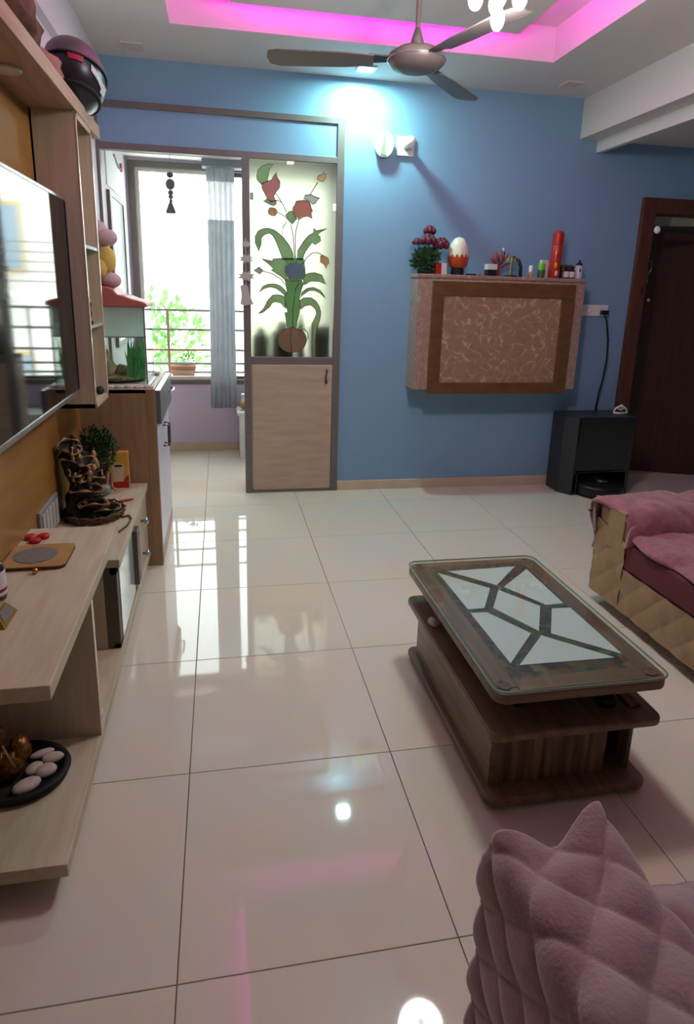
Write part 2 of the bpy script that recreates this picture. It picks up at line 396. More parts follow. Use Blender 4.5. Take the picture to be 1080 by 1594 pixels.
# ------------------------------------------------------------------ window, grille, outside
win = struct(thing('window_1', 'x', 'x', (0, YW, WZ0)))
del win['label']; del win['category']
b = MB(); y0, y1 = YW-.01, YW+.06
b.box(WX0, WX0+.05, y0, y1, WZ0, WZ1); b.box(WX1-.05, WX1, y0, y1, WZ0, WZ1)
b.box(WX0+.05, WX1-.05, y0, y1, WZ1-.045, WZ1); b.box(WX0+.05, WX1-.05, y0, y1, WZ0, WZ0+.04)
b.build('window_frame', 'frame_metal', win, bevel=.004)
for k, (xa, xb, yy) in enumerate(((WX0+.05, .10, YW+.012), (.06, WX1-.05, YW+.036))):
    s = MB(); t = .03
    s.box(xa, xa+t, yy, yy+.018, WZ0+.04, WZ1-.045); s.box(xb-t, xb, yy, yy+.018, WZ0+.04, WZ1-.045)
    s.box(xa+t, xb-t, yy, yy+.018, WZ1-.075, WZ1-.045); s.box(xa+t, xb-t, yy, yy+.018, WZ0+.04, WZ0+.065)
    so = s.build('sash', 'frame_metal' if k else 'cream_paint', win)
    bx(xa+t, xb-t, yy+.007, yy+.011, WZ0+.065, WZ1-.075).build('pane', 'clear_glass', win)
b = MB(); b.box(WX0-.0, WX1, YW+.12, YW+.42, WZ0-.06, WZ0+.03); b.build('outer_sill', 'facade', win)
gr = thing('window_grille', 'horizontal bar safety grille standing outside the window', 'grille', (0, YW+.3, WZ0))
for z in (1.16, 1.0, .83, .715, .64):
    MB().box(WX0-.1, WX1+.1, YW+.21-.008, YW+.21+.008, z-.009, z+.009).build('bar', 'rail_rust' if z == .83 else 'rail_grey', gr)
for x in (-.43, .0, .43):
    MB().box(x-.011, x+.011, YW+.195, YW+.21, WZ0, 1.17).build('upright', 'rail_rust' if x == -.43 else 'rail_grey', gr)
# planter on the sill
pl = thing('window_planter', 'terracotta trough with a small leafy plant on the outer sill', 'planter', (-.3, YW+.3, WZ0+.03))
MB().prism([(-.41, WZ0+.03), (-.23, WZ0+.03), (-.21, .69), (-.43, .69)], 'y', YW+.24, YW+.38).build('trough', 'terracotta', pl, bevel=.006)
bx(-.42, -.22, YW+.25, YW+.37, .67, .692).build('soil', 'soil', pl)
def leaves(n, centre, rad, size, mname, parent=None, name='foliage', flat=.5, seed=1, up=.4):
    rn = random.Random(seed); b = MB()
    for i in range(n):
        d = Vector((rn.gauss(0, 1), rn.gauss(0, 1), rn.gauss(0, 1))).normalized()
        q = Vector(centre)+Vector((d.x*rad[0], d.y*rad[1], d.z*rad[2]))*(rn.random()**.45)
        t = (d+Vector((rn.uniform(-1, 1), rn.uniform(-1, 1), rn.uniform(-.5, 1)+up))).normalized(); s = size*rn.uniform(.6, 1.25)
        x = t.cross(Vector((rn.random(), rn.random(), rn.random()+.2))).normalized()
        b.add([q, q+t*s*.5+x*s*flat*.5, q+t*s, q+t*s*.5-x*s*flat*.5], [(0, 1, 2, 3)])
    return stuff(b.build(name, mname, parent))
b = MB()
for k in range(6):
    a = k*1.05; b.tube([(-.3, YW+.31, .66), (-.3+.03*math.cos(a), YW+.31+.02*math.sin(a), .72), (-.3+.07*math.cos(a), YW+.31+.04*math.sin(a), .77)], .002, 5)
b.build('stem', 'leaf_green', pl)
leaves(60, (-.3, YW+.31, .75), (.075, .05, .05), .035, 'leaf_green', pl, seed=3)
# building across the street
bd = thing('apartment_building', 'pale sunlit apartment building seen through the window', 'building', (-.5, 13, -3))
bx(-6, 5, 13, 15, -3, 3.1).build('facade_wall', 'facade', bd)
for z in (-1.4, 1.2):
    bx(-6, 5, 12.3, 13, z-.12, z).build('balcony_slab', 'facade', bd)
    for k in range(5): MB().box(-6, 5, 12.3, 12.32, z+.15+k*.16, z+.175+k*.16).build('balcony_rail', 'rail_grey', bd)
for x in (-3.4, -1.5, .5, 2.3):
    for z in (-1.1, 1.5):
        f = bx(x, x+.95, 12.95, 13.02, z, z+1.2).build('window_frame', 'facade_ochre', bd)
        for k in (0, 1): bx(x+.06+k*.44, x+.45+k*.44, 12.94, 12.96, z+.07, z+1.13).build('pane', 'facade_glass', bd)
tr = thing('street_tree', 'leafy tree standing in front of the building across the street', 'tree', (-1.2, 10.5, -3))
MB().tube([(-1.2, 10.5, -3), (-1.15, 10.5, -1), (-1.1, 10.5, 0)], [.12, .09, .05], 8).build('trunk', 'soil', tr)
leaves(900, (-1.1, 10.5, .35), (.9, .7, .9), .16, 'leaf_green', tr, name='crown', seed=8)
# curtain with rail
b = bx(-.11, 1.0, YW-.15, YW-.02, 2.235, 2.29); tag(b.build('curtain_pelmet', 'curtain_grey', bevel=.004), 'dull grey pelmet board over the window curtain', 'pelmet')
ct = thing('curtain', 'grey pleated curtain with a patterned light band hanging at the window', 'curtain', (.03, YW-.1, .38))
def cfn(z0, z1, off=0):
    def fn(u, v):
        z = z0+(z1-z0)*v; wd = 1-.06*math.sin(math.pi*min(1, max(0, (z-.38)/1.85)))
        x = .027+(u-.5)*.215*wd-.008*(1-(z-.38)/1.85)
        return Vector((x, YW-.09+off+.012*math.sin(u*math.pi*2*5.5)+.004*math.sin(z*5+u*9), z))
    return fn
MB().grid(110, 24, cfn(.38, 1.86)).build('drape', 'curtain_grey', ct, smooth=True)
MB().grid(110, 6, cfn(1.855, 2.14, -.001)).build('patterned_band', 'curtain_band', ct, smooth=True)
MB().grid(110, 3, cfn(2.138, 2.24)).build('heading', 'curtain_grey', ct, smooth=True)
# hanging string ornament in the alcove opening
ch = thing('hanging_ornament', 'grey string of carved beads hanging in the window opening', 'ornament', (-.295, 4.6, 1.81))
MB().tube([(-.285, 4.6, ZC), (-.293, 4.6, 1.85)], .0016, 5).build('string', 'frame_metal', ch)
for z, rx, rz in ((2.04, .022, .018), (1.985, .03, .034), (1.935, .018, .016), (1.91, .016, .014), (1.885, .012, .012)):
    MB().ell((-.293, 4.6, z), (rx, rx*.7, rz), 12, 8, .12, 2).build('bead', 'frame_metal', ch, smooth=True)
MB().lathe([(.03, 1.81), (.031, 1.822), (.024, 1.84), (.012, 1.87), (.006, 1.885)], (-.295, 4.6, 0), 14).build('bell', 'frame_metal', ch, smooth=True)
# things on the alcove side wall
cal = thing('wall_calendar', 'white paper wall calendar on the cream alcove wall', 'calendar', (WL+.004, 4.98, 1.95))
bx(WL, WL+.006, 4.58, 5.36, 1.96, 2.2).build('page', 'paper', cal)
MB().cyl((WL+.003, 5.22, 2.16), (WL+.02, 5.22, 2.16), .03, n=18).build('seal', 'pink_dot', cal)
MB().tube([(WL+.012, 4.9, 2.19), (WL+.012, 5.1, 2.14), (WL+.012, 5.2, 2.15)], .006, 6).build('ribbon', 'curtain_grey', cal)
mi = thing('wall_mirror', 'tall narrow mirror with dark grey edge on the alcove wall', 'mirror', (WL, 4.9, .95))
b = MB(); b.box(WL, WL+.02, 4.56, 4.64, .95, 1.93); b.box(WL, WL+.02, 5.17, 5.2, .95, 1.93); b.box(WL, WL+.02, 4.64, 5.17, 1.9, 1.93); b.box(WL, WL+.02, 4.64, 5.17, .95, .98)
b.build('mirror_frame', 'frame_metal', mi)
bx(WL, WL+.012, 4.64, 5.17, .98, 1.9).build('mirror_glass', 'pane_mirror', mi)
# small shelf with things, right of the curtain
sh = thing('alcove_shelf', 'small white shelf under the window beside the curtain', 'shelf', (.26, 5.36, .3))
bx(.12, .42, 5.2, 5.5, .36, .385).build('shelf_top', 'white_plastic', sh, bevel=.003)
for yy in (5.21, 5.47): bx(.14, .40, yy, yy+.02, .0, .36).build('side_panel', 'white_plastic', sh)
bx(.14, .40, 5.23, 5.47, .17, .19).build('lower_shelf', 'white_plastic', sh)
def ball(name, c, r, m, label, cat, **k): return tag(MB().ell(c, r, 14, 9, **k).build(name, m, smooth=True), label, cat)
ball('bowl', (.2, 5.33, .43), (.06, .06, .045), 'gold_old', 'round brass pot on the small white alcove shelf', 'pot')
tag(bx(.16, .30, 5.40, 5.48, .384, .50).build('carton', 'paper', bevel=.003), 'pale carton at the back of the white alcove shelf', 'box')

# ------------------------------------------------------------------ partition with frosted painted glass
YP = WF-.02     # front face of the partition
pt = thing('partition', 'dark framed partition with frosted flower glass and a pale door below', 'partition', (.2, WF+.02, 0))
def pp(name, q, m='frame_metal', bev=.003, par=pt): return bx(*q).build(name, m, par, bevel=bev)
pp('post', (-.70 if False else WL, -.662, YP, WF+.04, 0, 2.372)); pp('post', (.149, .195, YP, WF+.04, 0, 2.115)); pp('post', (.732, .778, YP, WF+.04, 0, 2.372))
pp('top_rail', (WL, .778, YP+.001, WF+.04, 2.335, 2.371)); pp('middle_rail', (WL, .778, YP+.001, WF+.04, 2.112, 2.150))
pp('sill_rail', (.195, .732, YP+.002, WF+.04, .878, .926)); pp('foot_rail', (.195, .732, YP+.002, WF+.04, 0, .018))
pp('transom_panel', (WL, .732, YP+.012, WF+.02, 2.15, 2.335), 'blue_paint', 0)
dr = pp('door_panel', (.2, .728, YP+.001, YP+.022, .02, .875), 'oak_door', .004)
MB().tube([(.690, YP, .845), (.690, YP-.022, .84), (.683, YP-.024, .80), (.688, YP-.022, .76), (.688, YP, .755)], [.006, .007, .005, .007, .006], 8).build('handle', 'dark_steel', dr, smooth=True)
for x in (.20, .72): bx(x, x+.012, WF+.04, WF+.36, 0, .90).build('cabinet_side', 'oak_door', pt)
bx(.2, .732, WF+.04, WF+.36, .88, .90).build('cabinet_top', 'oak_door', pt)
YG = YP+.014
gl = bx(.196, .731, YG, YG+.006, .927, 2.112).build('frosted_pane', 'frosted_glass', pt)
for z, x in ((1.90, .2), (1.86, .715)): bx(x-.002, x+.018, YG-.006, YG+.012, z-.02, z+.02).build('glass_clip', 'silver', pt)
bx(.42, .465, YG-.006, YG+.012, 2.095, 2.115).build('glass_clip', 'silver', pt)
S6 = 1080/155.0
def z6(p): q = PY(380+p[0]/S6, 230+p[1]/S6, YG); return (q.x, q.z)
def z7(p): q = PY(380+p[0]/S6, 400+p[1]/S6, YG); return (q.x, q.z)
art = []
for nm, m, fn, poly in (
 ('leaf', 'film_green', z6, [(315,180),(270,175),(200,195),(150,240),(135,300),(140,345),(175,385),(190,400),(255,355),(262,300),(270,240)]),
 ('petal', 'film_rose', z6, [(190,385),(300,350),(310,320),(348,268),(355,320),(388,370),(385,430),(345,480),(320,530),(345,575),(290,590),(245,540),(215,480),(190,430)]),
 ('leaf', 'film_green', z6, [(205,580),(250,550),(300,580),(350,570),(350,610),(320,630),(280,615)]),
 ('bud', 'film_orange', z6, [(258,690),(270,655),(310,650),(345,665),(360,700),(340,735),(300,738),(265,715)]),
 ('leaf', 'film_green', z6, [(448,730),(480,695),(525,685),(555,745),(575,770),(545,800),(520,828),(490,800)]),
 ('petal', 'film_red', z6, [(525,650),(555,610),(560,580),(600,575),(640,570),(690,578),(715,600),(722,640),(742,690),(725,705),(740,772),(690,745),(640,750),(590,785),(580,755),(550,735),(530,690)]),
 ('leaf', 'film_grey', z6, [(640,555),(660,515),(720,505),(770,530),(820,545),(790,575),(770,605),(735,615),(720,590),(690,572)]),
 ('bud', 'film_orange', z6, [(785,340),(800,305),(850,288),(862,258),(870,285),(895,280),(885,320),(870,350),(855,370),(820,360)]),
 ('bud', 'film_orange', z6, [(825,1180),(850,1165),(910,1195),(920,1255),(900,1270),(890,1310),(860,1260),(825,1240)]),
 ('leaf', 'film_green', z6, [(160,1125),(120,1030),(120,960),(150,905),(210,875),(270,875),(330,895),(380,935),(420,965),(450,1010),(490,1060),(525,1135),(540,1215),(420,1215),(400,1160),(375,1090),(345,1015),(310,950),(270,925),(215,945),(185,980),(185,1040)]),
 ('leaf', 'film_green', z6, [(570,1215),(580,1120),(640,1020),(700,950),(750,925),(755,868),(780,900),(895,878),(820,920),(800,945),(825,970),(830,1010),(770,1050),(735,1030),(700,1075),(660,1130),(630,1215)]),
 ('leaf', 'film_green', z7, [(190,20),(305,45),(310,22),(420,16),(470,60),(440,120),(460,190),(470,245),(440,250),(400,210),(350,180),(290,140),(315,125),(260,70)]),
 ('leaf', 'film_green_dark', z7, [(424,14),(648,14),(668,190),(648,236),(626,248),(600,258),(520,258),(446,246),(474,236),(462,180),(446,120),(474,60)]),
 ('leaf', 'film_green_dark', z7, [(441,250),(520,262),(600,262),(625,250),(640,300),(622,345),(598,440),(605,520),(600,600),(575,690),(570,760),(460,760),(455,680),(440,600),(470,600),(460,540),(440,470),(444,420),(470,390),(450,300)]),
 ('leaf', 'film_green', z7, [(660,195),(700,175),(765,170),(840,195),(850,220),(890,300),(810,265),(720,262),(660,300),(645,300),(640,240)]),
 ('leaf', 'film_green', z7, [(155,390),(200,320),(260,295),(340,292),(400,320),(450,370),(466,390),(440,418),(400,380),(350,340),(280,325),(220,340)]),
 ('leaf', 'film_green', z7, [(602,450),(624,385),(680,340),(750,330),(820,360),(860,410),(878,445),(820,390),(760,362),(700,365),(640,410)]),
 ('leaf', 'film_green', z7, [(155,612),(215,555),(250,480),(310,412),(380,410),(440,430),(438,470),(455,560),(430,540),(400,500),(340,485),(300,500),(280,540),(240,570),(200,605)]),
 ('leaf', 'film_green', z7, [(604,470),(640,445),(720,440),(780,480),(815,540),(830,600),(820,680),(790,770),(770,900),(775,1075),(735,1075),(735,720),(770,650),(785,600),(770,560),(720,520),(660,530),(612,570),(606,520)]),
 ('petal', 'film_blue', z7, [(550+ (118 if k % 2 else 84)*math.cos(k*math.pi/11), 150+(105 if k % 2 else 78)*math.sin(k*math.pi/11)) for k in range(22)]),
 ('bud', 'film_grey', z7, [(105,145),(160,110),(210,150),(170,185)]),
 ('vase', 'film_brown', z7, [(520+155*math.cos(k*math.pi/14), 900+135*math.sin(k*math.pi/14)) for k in range(28)]),
 ):
    poly = [fn(q) for q in poly]
    dy_ = .004 if m == 'film_blue' else 0
    MB().prism(poly, 'y', YG-.0022-dy_, YG-.0002-dy_*.8).build(nm, m, gl)
    if len(poly) != 12 or m != 'film_green_dark': art.append(poly)
b = MB()
for poly in art: b.tube([(q[0], YG-.002, q[1]) for q in poly], .0024, 5, closed=True)
for fn, ln in ((z6, [(340,490),(400,580),(440,660),(460,700)]), (z6, [(350,575),(380,578),(410,595)]), (z6, [(360,700),(440,745),(480,790)]), (z6, [(465,800),(420,860),(412,940)]), (z6, [(505,830),(530,950),(545,1200)]),
               (z6, [(590,785),(560,900),(552,1000),(555,1200)]), (z6, [(720,500),(775,410),(800,370)]), (z6, [(635,1260),(680,1190),(740,1140),(800,1138),(850,1170)]), (z7, [(210,155),(300,180),(400,240),(440,300)]),
               (z7, [(545,440),(555,350),(600,280)]), (z7, [(525,760),(530,560),(545,440)]), (z7, [(515,770),(500,900),(520,1030)]),
               (z7, [(600,850),(610,800),(650,780),(690,820),(690,880),(650,960)])):
    b.tube([(fn(q)[0], YG-.002, fn(q)[1]) for q in ln], .0048, 5, flat=.6)
b.build('leading', 'leading', gl)
# carved spiky ornament string on the middle post
ro = thing('post_ornament', 'grey spiky carved ornament string hanging on the middle partition post', 'ornament', (.172, YP-.01, 1.25))
def star(cx, cz, rx, rz, n=8): return [(cx+(rx if k % 2 else rx*.6)*math.cos(k*math.pi/n), cz+(rz if k % 2 else rz*.6)*math.sin(k*math.pi/n)) for k in range(2*n)]
for v, rx, rz in ((380, .034, .022), (403, .046, .030), (430, .058, .034)):
    q = PY(383, v, YP-.01); MB().prism(star(q.x, q.z, rx, rz), 'y', YP-.018, YP+.001).build('blossom', 'ornament_grey', ro)
q = PY(381, 458, YP-.01); MB().prism([(q.x-.028, q.z+.05), (q.x-.01, q.z+.06), (q.x+.02, q.z+.05), (q.x+.035, q.z-.02), (q.x+.055, q.z-.06), (q.x-.01, q.z-.07), (q.x-.03, q.z-.06), (q.x-.02, q.z-.01)], 'y', YP-.018, YP+.001).build('tail', 'ornament_grey', ro)
MB().tube([(PY(382, 370, YP-.01).x, YP-.005, PY(382, 370, YP-.01).z), (PY(383, 460, YP-.01).x, YP-.005, PY(383, 460, YP-.01).z)], .004, 6).build('cord', 'ornament_grey', ro)
# blurred things behind the glass, on the cabinet; colours lightened to imitate haze
def behind(name, x0, x1, z1, m, label, cat, y=WF+.2): return tag(MB().lathe([((x1-x0)/2*.8, .9), ((x1-x0)/2, .91), ((x1-x0)/2, .9+(z1-.9)*.7), ((x1-x0)/2*.45, .9+(z1-.9)*.85), ((x1-x0)/2*.4, z1)], ((x0+x1)/2, y, 0), 18).build(name, m, smooth=True), label, cat)
behind('jar', .21, .33, 1.10, 'haze_and_plate_grey', 'dark blurred jar behind the frosted glass beside the post', 'jar')
behind('pot', .34, .50, 1.14, 'hazed_brown', 'brown round pot behind the frosted glass and painted vase', 'pot')
behind('bottle', .51, .57, 1.20, 'hazed_brown', 'slim dark bottle behind the frosted glass', 'bottle')
tag(bx(.60, .72, WF+.15, WF+.25, .9, 1.12).build('carton', 'haze_and_plate_grey', bevel=.004), 'grey carton behind the frosted glass by the right post', 'box')

# ------------------------------------------------------------------ far doorway
dz = struct(thing('door_1', 'x', 'x', (DX0, WF, 0))); del dz['label']; del dz['category']
b = MB(); b.box(2.86, DX0+.012, WF-.03, WF+.12, 0, 2.03); b.box(DX1-.012, DX1+.09, WF-.03, WF+.12, 0, 2.03); b.box(DX0+.011, DX1-.011, WF-.03, WF+.12, DZ-.012, 2.03)
b.build('door_frame', 'door_frame_wood', dz, bevel=.006)
b = bx(0, .80, 0, .035, .012, 1.88); b.xf(Matrix.Translation((DX1-.015, WF+.10, 0)) @ Matrix.Rotation(R_(180-20), 4, 'Z'))
lf = b.build('door_leaf', 'door_wood', dz, bevel=.003)
q = Matrix.Translation((DX1-.015, WF+.10, 0)) @ Matrix.Rotation(R_(160), 4, 'Z')
MB().cyl((.56, .034, 1.35), (.56, .042, 1.35), .012, n=12).xf(q).build('peephole', 'chrome', lf)
bx(DX0, DX1, WF+.121, WF+.45, -.004, .004).build('threshold', 'skirting', dz)
rd = thing('curtain_rod', 'dark curtain rod with a pale round finial across the doorway', 'curtain rod', (3.3, WF-.02, 1.82))
MB().cyl((2.985, WF-.05, 1.82), (3.8, WF-.05, 1.82), .013, n=12).build('pole', 'black_plastic', rd)
MB().ell((2.972, WF-.05, 1.82), (.022, .022, .026), 14, 9).build('finial', 'white_gloss', rd, smooth=True)
bx(3.03, 3.045, WF-.055, WF-.02, 1.81, 1.85).build('bracket', 'black_plastic', rd)
tag(MB().tube([(2.93, WF-.034, 1.60), (2.96, WF-.05, 1.62), (2.975, WF-.045, 1.56), (2.955, WF-.045, 1.52), (2.95, WF-.05, 1.47), (2.92, WF-.04, 1.43), (2.935, WF-.034, 1.39)], .006, 7).build('door_chain', 'dark_steel', smooth=True), 'twisted dark metal door hook on the brown frame', 'hook')
b = MB(); b.box(2.7, 4.6, 5.8, 5.9, 0, 2.6); b.box(2.5, 2.6, WF+.12, 5.9, 0, 2.6); b.box(XR, XR+.1, WF+.12, 5.9, 0, 2.6); b.box(2.5, 4.6, WF+.12, 5.9, 2.6, 2.7); b.box(2.5, 4.6, YW+.1, 5.9, -.08, 0)
struct(b.build('wall_hall', 'cream_paint'))

# ================================================================== LEFT SIDE: TV UNIT
pn = tag(bx(WL, WLP, .6, 3.12, .05, 1.95).build('wall_panelling', 'gold_wood', bevel=.002), 'golden brown wooden panelling behind the television', 'panelling')
tb = thing('overhead_board', 'long brown wooden board above the television with a round puck light', 'shelf board', (-.565, 2, 1.95))
bx(WL, -.483, .7, 3.16, 1.95, 2.0).build('board', 'board_brown', tb, bevel=.002)
bl = MB().lathe([(.045, 1.951), (.045, 1.944), (.04, 1.94), (.03, 1.941)], (-.588, 2.233, 0), 24).build('puck_light', 'oak_tower', tb, smooth=True)
# television
tv = thing('television', 'large black flat screen television with silver edge on the wooden panel', 'television', (-.58, 2.06, .945))
TX, TA, TB, TZ0, TZ1 = -.545, 1.44, 2.665, .948, 1.652
bx(-.60, TX-.004, TA, TB, TZ0, TZ1).build('back_shell', 'black_plastic', tv, bevel=.004)
bx(TX-.004, TX, TA+.006, TB-.006, TZ0+.012, TZ1-.008).build('screen_glass', 'screen', tv)
bx(-.60, TX+.003, TA, TB, TZ1-.008, TZ1+.003).build('bezel', 'silver', tv, bevel=.002); bx(-.60, TX+.003, TA, TB, TZ0-.004, TZ0+.013).build('bezel', 'silver', tv, bevel=.002)
bx(-.60, TX+.002, TB-.006, TB+.001, TZ0, TZ1).build('side_bezel', 'black_plastic', tv); bx(-.60, TX+.002, TA, TA+.006, TZ0, TZ1).build('side_bezel', 'black_plastic', tv)
bx(WLP, -.6, 1.8, 2.3, 1.15, 1.45).build('wall_bracket', 'black_plastic', tv)
# shelf tower
tw = thing('shelf_tower', 'narrow open wall shelf tower in pale oak beside the television', 'shelf', (-.57, 2.83, .875))
A, B_, XF, T0, T1 = 2.68, 2.985, -.492, .878, 1.95
bx(WLP, XF, A, A+.018, T0, T1).build('side_panel', 'oak_tower', tw, bevel=.001)
bx(WLP, XF, B_-.018, B_, T0, T1).build('side_panel', 'oak_tower', tw, bevel=.001)
b = MB(); b.box(XF, XF+.003, A-.001, A+.019, T0, T1); b.box(XF, XF+.003, B_-.019, B_+.001, T0, T1); b.box(XF, XF+.003, A, B_, T0, T0+.02); b.box(XF, XF+.003, A, B_, T1-.02, T1)
b.build('edge_banding', 'skirting', tw)
bx(WLP, WLP+.008, A, B_, T0, T1).build('back_panel', 'oak_tower', tw)
bx(WLP, XF, A, B_, T0, T0+.018).build('bottom_panel', 'oak_tower', tw)
for z in (1.50, 1.20): bx(WLP, XF, A+.018, B_-.018, z-.012, z).build('shelf', 'milk_glass', tw)
# small figurines on the tower shelves
fg = thing('tower_figurine', 'slim dark bronze figurine on the lower glass shelf of the tower', 'figurine', (-.53, 2.86, 1.20))
MB().lathe([(.022, 1.20), (.022, 1.215), (.012, 1.22), (.018, 1.24), (.014, 1.26), (.02, 1.28), (.012, 1.30)], (-.53, 2.86, 0), 12).build('base', 'bronze', fg, smooth=True)
MB().tube([(-.53, 2.86, 1.30), (-.528, 2.87, 1.32), (-.53, 2.85, 1.345), (-.53, 2.87, 1.37), (-.53, 2.85, 1.39)], [.008, .01, .006, .009, .004], 8).build('figure', 'bronze', fg, smooth=True)
ball('knick_knack', (-.515, 2.93, .914), (.018, .02, .018), 'rock_dark', 'small dark knob lying in the bottom of the tower', 'trinket')
# helmet on the overhead board
hm = thing('motorcycle_helmet', 'black motorcycle helmet with dark visor standing on the overhead board', 'helmet', (-.525, 2.86, 2.0))
hc = Vector((-.52, 2.88, 2.105))
rot = Matrix.Rotation(R_(-14), 3, 'X')
MB().ell(hc, (.112, .155, .122), 28, 18, rot=rot).build('shell', 'helmet_black', hm, smooth=True)
b = MB()
def vis(u, v):
    a = R_(-132+156*u); t = R_(42+44*v); k = 1.035
    q = Vector((.112*k*math.sin(t)*math.cos(a), .155*k*math.sin(t)*math.sin(a), .122*k*math.cos(t)))
    return hc + rot @ q
b.grid(26, 10, vis); b.build('visor', 'helmet_visor', hm, smooth=True, solid=.003)
b = MB(); b.tube([vis(i/16, 1.0) for i in range(17)], .004, 6); b.build('visor_seal', 'black_matte', hm, smooth=True)
def hs(a, t, k=1.02): return hc + rot @ Vector((.112*k*math.sin(R_(t))*math.cos(R_(a)), .155*k*math.sin(R_(t))*math.sin(R_(a)), .122*k*math.cos(R_(t))))
MB().grid(8, 3, lambda u, v: hs(-84+26*u, 88+9*v, 1.03)).build('badge', 'helmet_red', hm, solid=.002)
MB().grid(8, 3, lambda u, v: hs(-44+34*u, 92+10*v+14*u, 1.03)).build('reflective_sticker', 'reflect_white', hm, solid=.002)
MB().grid(8, 3, lambda u, v: hs(-14+18*u, 104+16*v, 1.035)).build('reflective_sticker', 'reflect_white', hm, solid=.002)
MB().tube([hs(a, 128, 1.0) for a in range(0, 360, 15)], .008, 6, closed=True).build('rim', 'black_matte', hm, smooth=True)
# cloth bag on the board
cb = thing('cloth_bag', 'crumpled brown and rose cloth bag lying on the overhead board', 'bag', (-.56, 2.25, 2.0))
MB().ell((-.57, 2.18, 2.07), (.085, .22, .085), 24, 14, .45, 2.5).build('bag_body', 'cloth_brown', cb, smooth=True)
MB().ell((-.565, 2.5, 2.035), (.075, .16, .042), 20, 10, .3, 3).build('bag_flap', 'cloth_rose', cb, smooth=True)
MB().ell((-.575, 1.86, 2.05), (.08, .17, .07), 20, 10, .4, 3).build('bag_side', 'cloth_brown', cb, smooth=True)

# lower unit
ZB, ZN, ZFc = .09, .55, .435
un = thing('tv_unit', 'low pale oak television unit with stepped tops, glass door and drawers', 'television unit', (-.5, 2.2, 0))
bx(WL, -.366, 1.27, 3.118, ZB-.035, ZB).build('base_shelf', 'oak_pale', un, bevel=.002)
bx(WL, -.47, 1.4, 3.1, 0, ZB-.035).build('plinth', 'oak_pale', un)
nt_ = bx(WL, -.364, 1.27, 2.222, ZN-.036, ZN).build('raised_top', 'oak_pale', un, bevel=.002)
bx(WL, -.367, 1.715, 1.735, ZB, ZN-.036).build('support_panel', 'oak_upright', un)
bx(-.367, -.364, 1.714, 1.736, ZB, ZN-.036).build('edge_banding', 'skirting', un)
bx(WL, -.362, 2.19, 3.118, ZFc-.03, ZFc).build('low_top', 'oak_pale', un, bevel=.002)
bx(WL, -.42, 2.195, 2.213, ZB, ZFc-.03).build('cabinet_side', 'oak_upright', un)
bx(WL, -.42, 2.20, 2.215, ZFc, ZN-.036).build('top_riser', 'oak_upright', un)
b = MB(); d0, d1 = 2.195, 2.66
b.box(-.42, -.375, d0, d0+.045, ZB+.002, ZFc-.03); b.box(-.42, -.375, d1-.05, d1, ZB+.002, ZFc-.03)
b.box(-.40, -.375, d0, d1, ZFc-.06, ZFc-.03); b.box(-.40, -.375, d0, d1, ZB+.002, ZB+.02)
gdo = b.build('glass_door', 'grey_frame', un, bevel=.002)
bx(-.388, -.372, d0+.045, d1-.05, ZB+.02, ZFc-.06).build('door_glass', 'milk_glass', gdo)
bx(-.375, -.352, d1-.07, d1+.004, ZB+.06, ZFc-.05).build('door_handle', 'grey_frame', gdo, bevel=.002)
bx(-.62, -.42, 2.25, 2.6, ZB, ZB+.13).build('inner_box', 'oak_pale', un)
for z0, z1 in ((ZB+.004, .245), (.25, ZFc-.032)):
    dw = bx(-.42, -.371, d1+.006, 3.112, z0, z1).build('drawer', 'oak_door', un, bevel=.002)
    zc = (z0+z1)/2; yk = 2.88
    kn = MB().lathe([(.006, 0), (.006, .014), (.016, .018), (.018, .026), (.012, .032)], (-.371, yk, zc), 14, 'x').build('knob', 'silver', dw, smooth=True)
# things on the raised top
bd_ = thing('cutting_board', 'honey wooden board with grey oval mat on the raised top', 'board', (-.55, 1.92, ZN))
poly = rrect(-.640, -.463, 1.868, 2.045, .022)
MB().prism(poly, 'z', ZN, ZN+.009).build('board_edge', 'board_edge', bd_, bevel=.002)
MB().prism(poly, 'z', ZN+.009, ZN+.012).build('board_top', 'cork_board', bd_)
MB().lathe([(.062, ZN+.012), (.062, ZN+.0135), (.058, ZN+.0145)], (-.562, 1.955, 0), 28, sx=1.0, sy=1.0).build('oval_mat', 'oval_grey', bd_)
rs = thing('red_spinner', 'small red three lobed toy spinner on the raised top', 'toy', (-.605, 2.125, ZN))
for k in range(3):
    a = k*2.094+.6; MB().lathe([(.016, ZN), (.019, ZN+.004), (.019, ZN+.010), (.014, ZN+.014)], (-.600+.022*math.cos(a), 2.115+.024*math.sin(a), 0), 14).build('lobe', 'red_plastic', rs, smooth=True)
ball('gold_bead', (-.536, 1.845, ZN+.008), .0085, 'gold', 'tiny gold bead in front of the wooden board', 'bead')
mb_ = thing('medicine_bottle', 'dark medicine bottle with white label and violet cap', 'bottle', (-.59, 1.70, ZN))
cx, cy = -.603, 1.695
MB().lathe([(.034, ZN), (.036, ZN+.006), (.036, ZN+.088), (.028, ZN+.1), (.018, ZN+.106)], (cx, cy, 0), 24).build('bottle_body', 'amber_bottle', mb_, smooth=True)
MB().lathe([(.0363, ZN+.016), (.0366, ZN+.018), (.0366, ZN+.08), (.0363, ZN+.082)], (cx, cy, 0), 24).build('paper_label', 'label_white', mb_, smooth=True)
MB().lathe([(.0368, ZN+.026), (.0371, ZN+.027), (.0371, ZN+.034), (.0368, ZN+.035)], (cx, cy, 0), 24).build('label_stripe', 'label_maroon', mb_, smooth=True)
MB().lathe([(.019, ZN+.106), (.019, ZN+.135), (.014, ZN+.137)], (cx, cy, 0), 20).build('cap', 'cap_violet', mb_)
ps = thing('trophy_stand', 'gilt pyramid stand with a pale hand ornament on top', 'ornament', (-.56, 1.60, ZN))
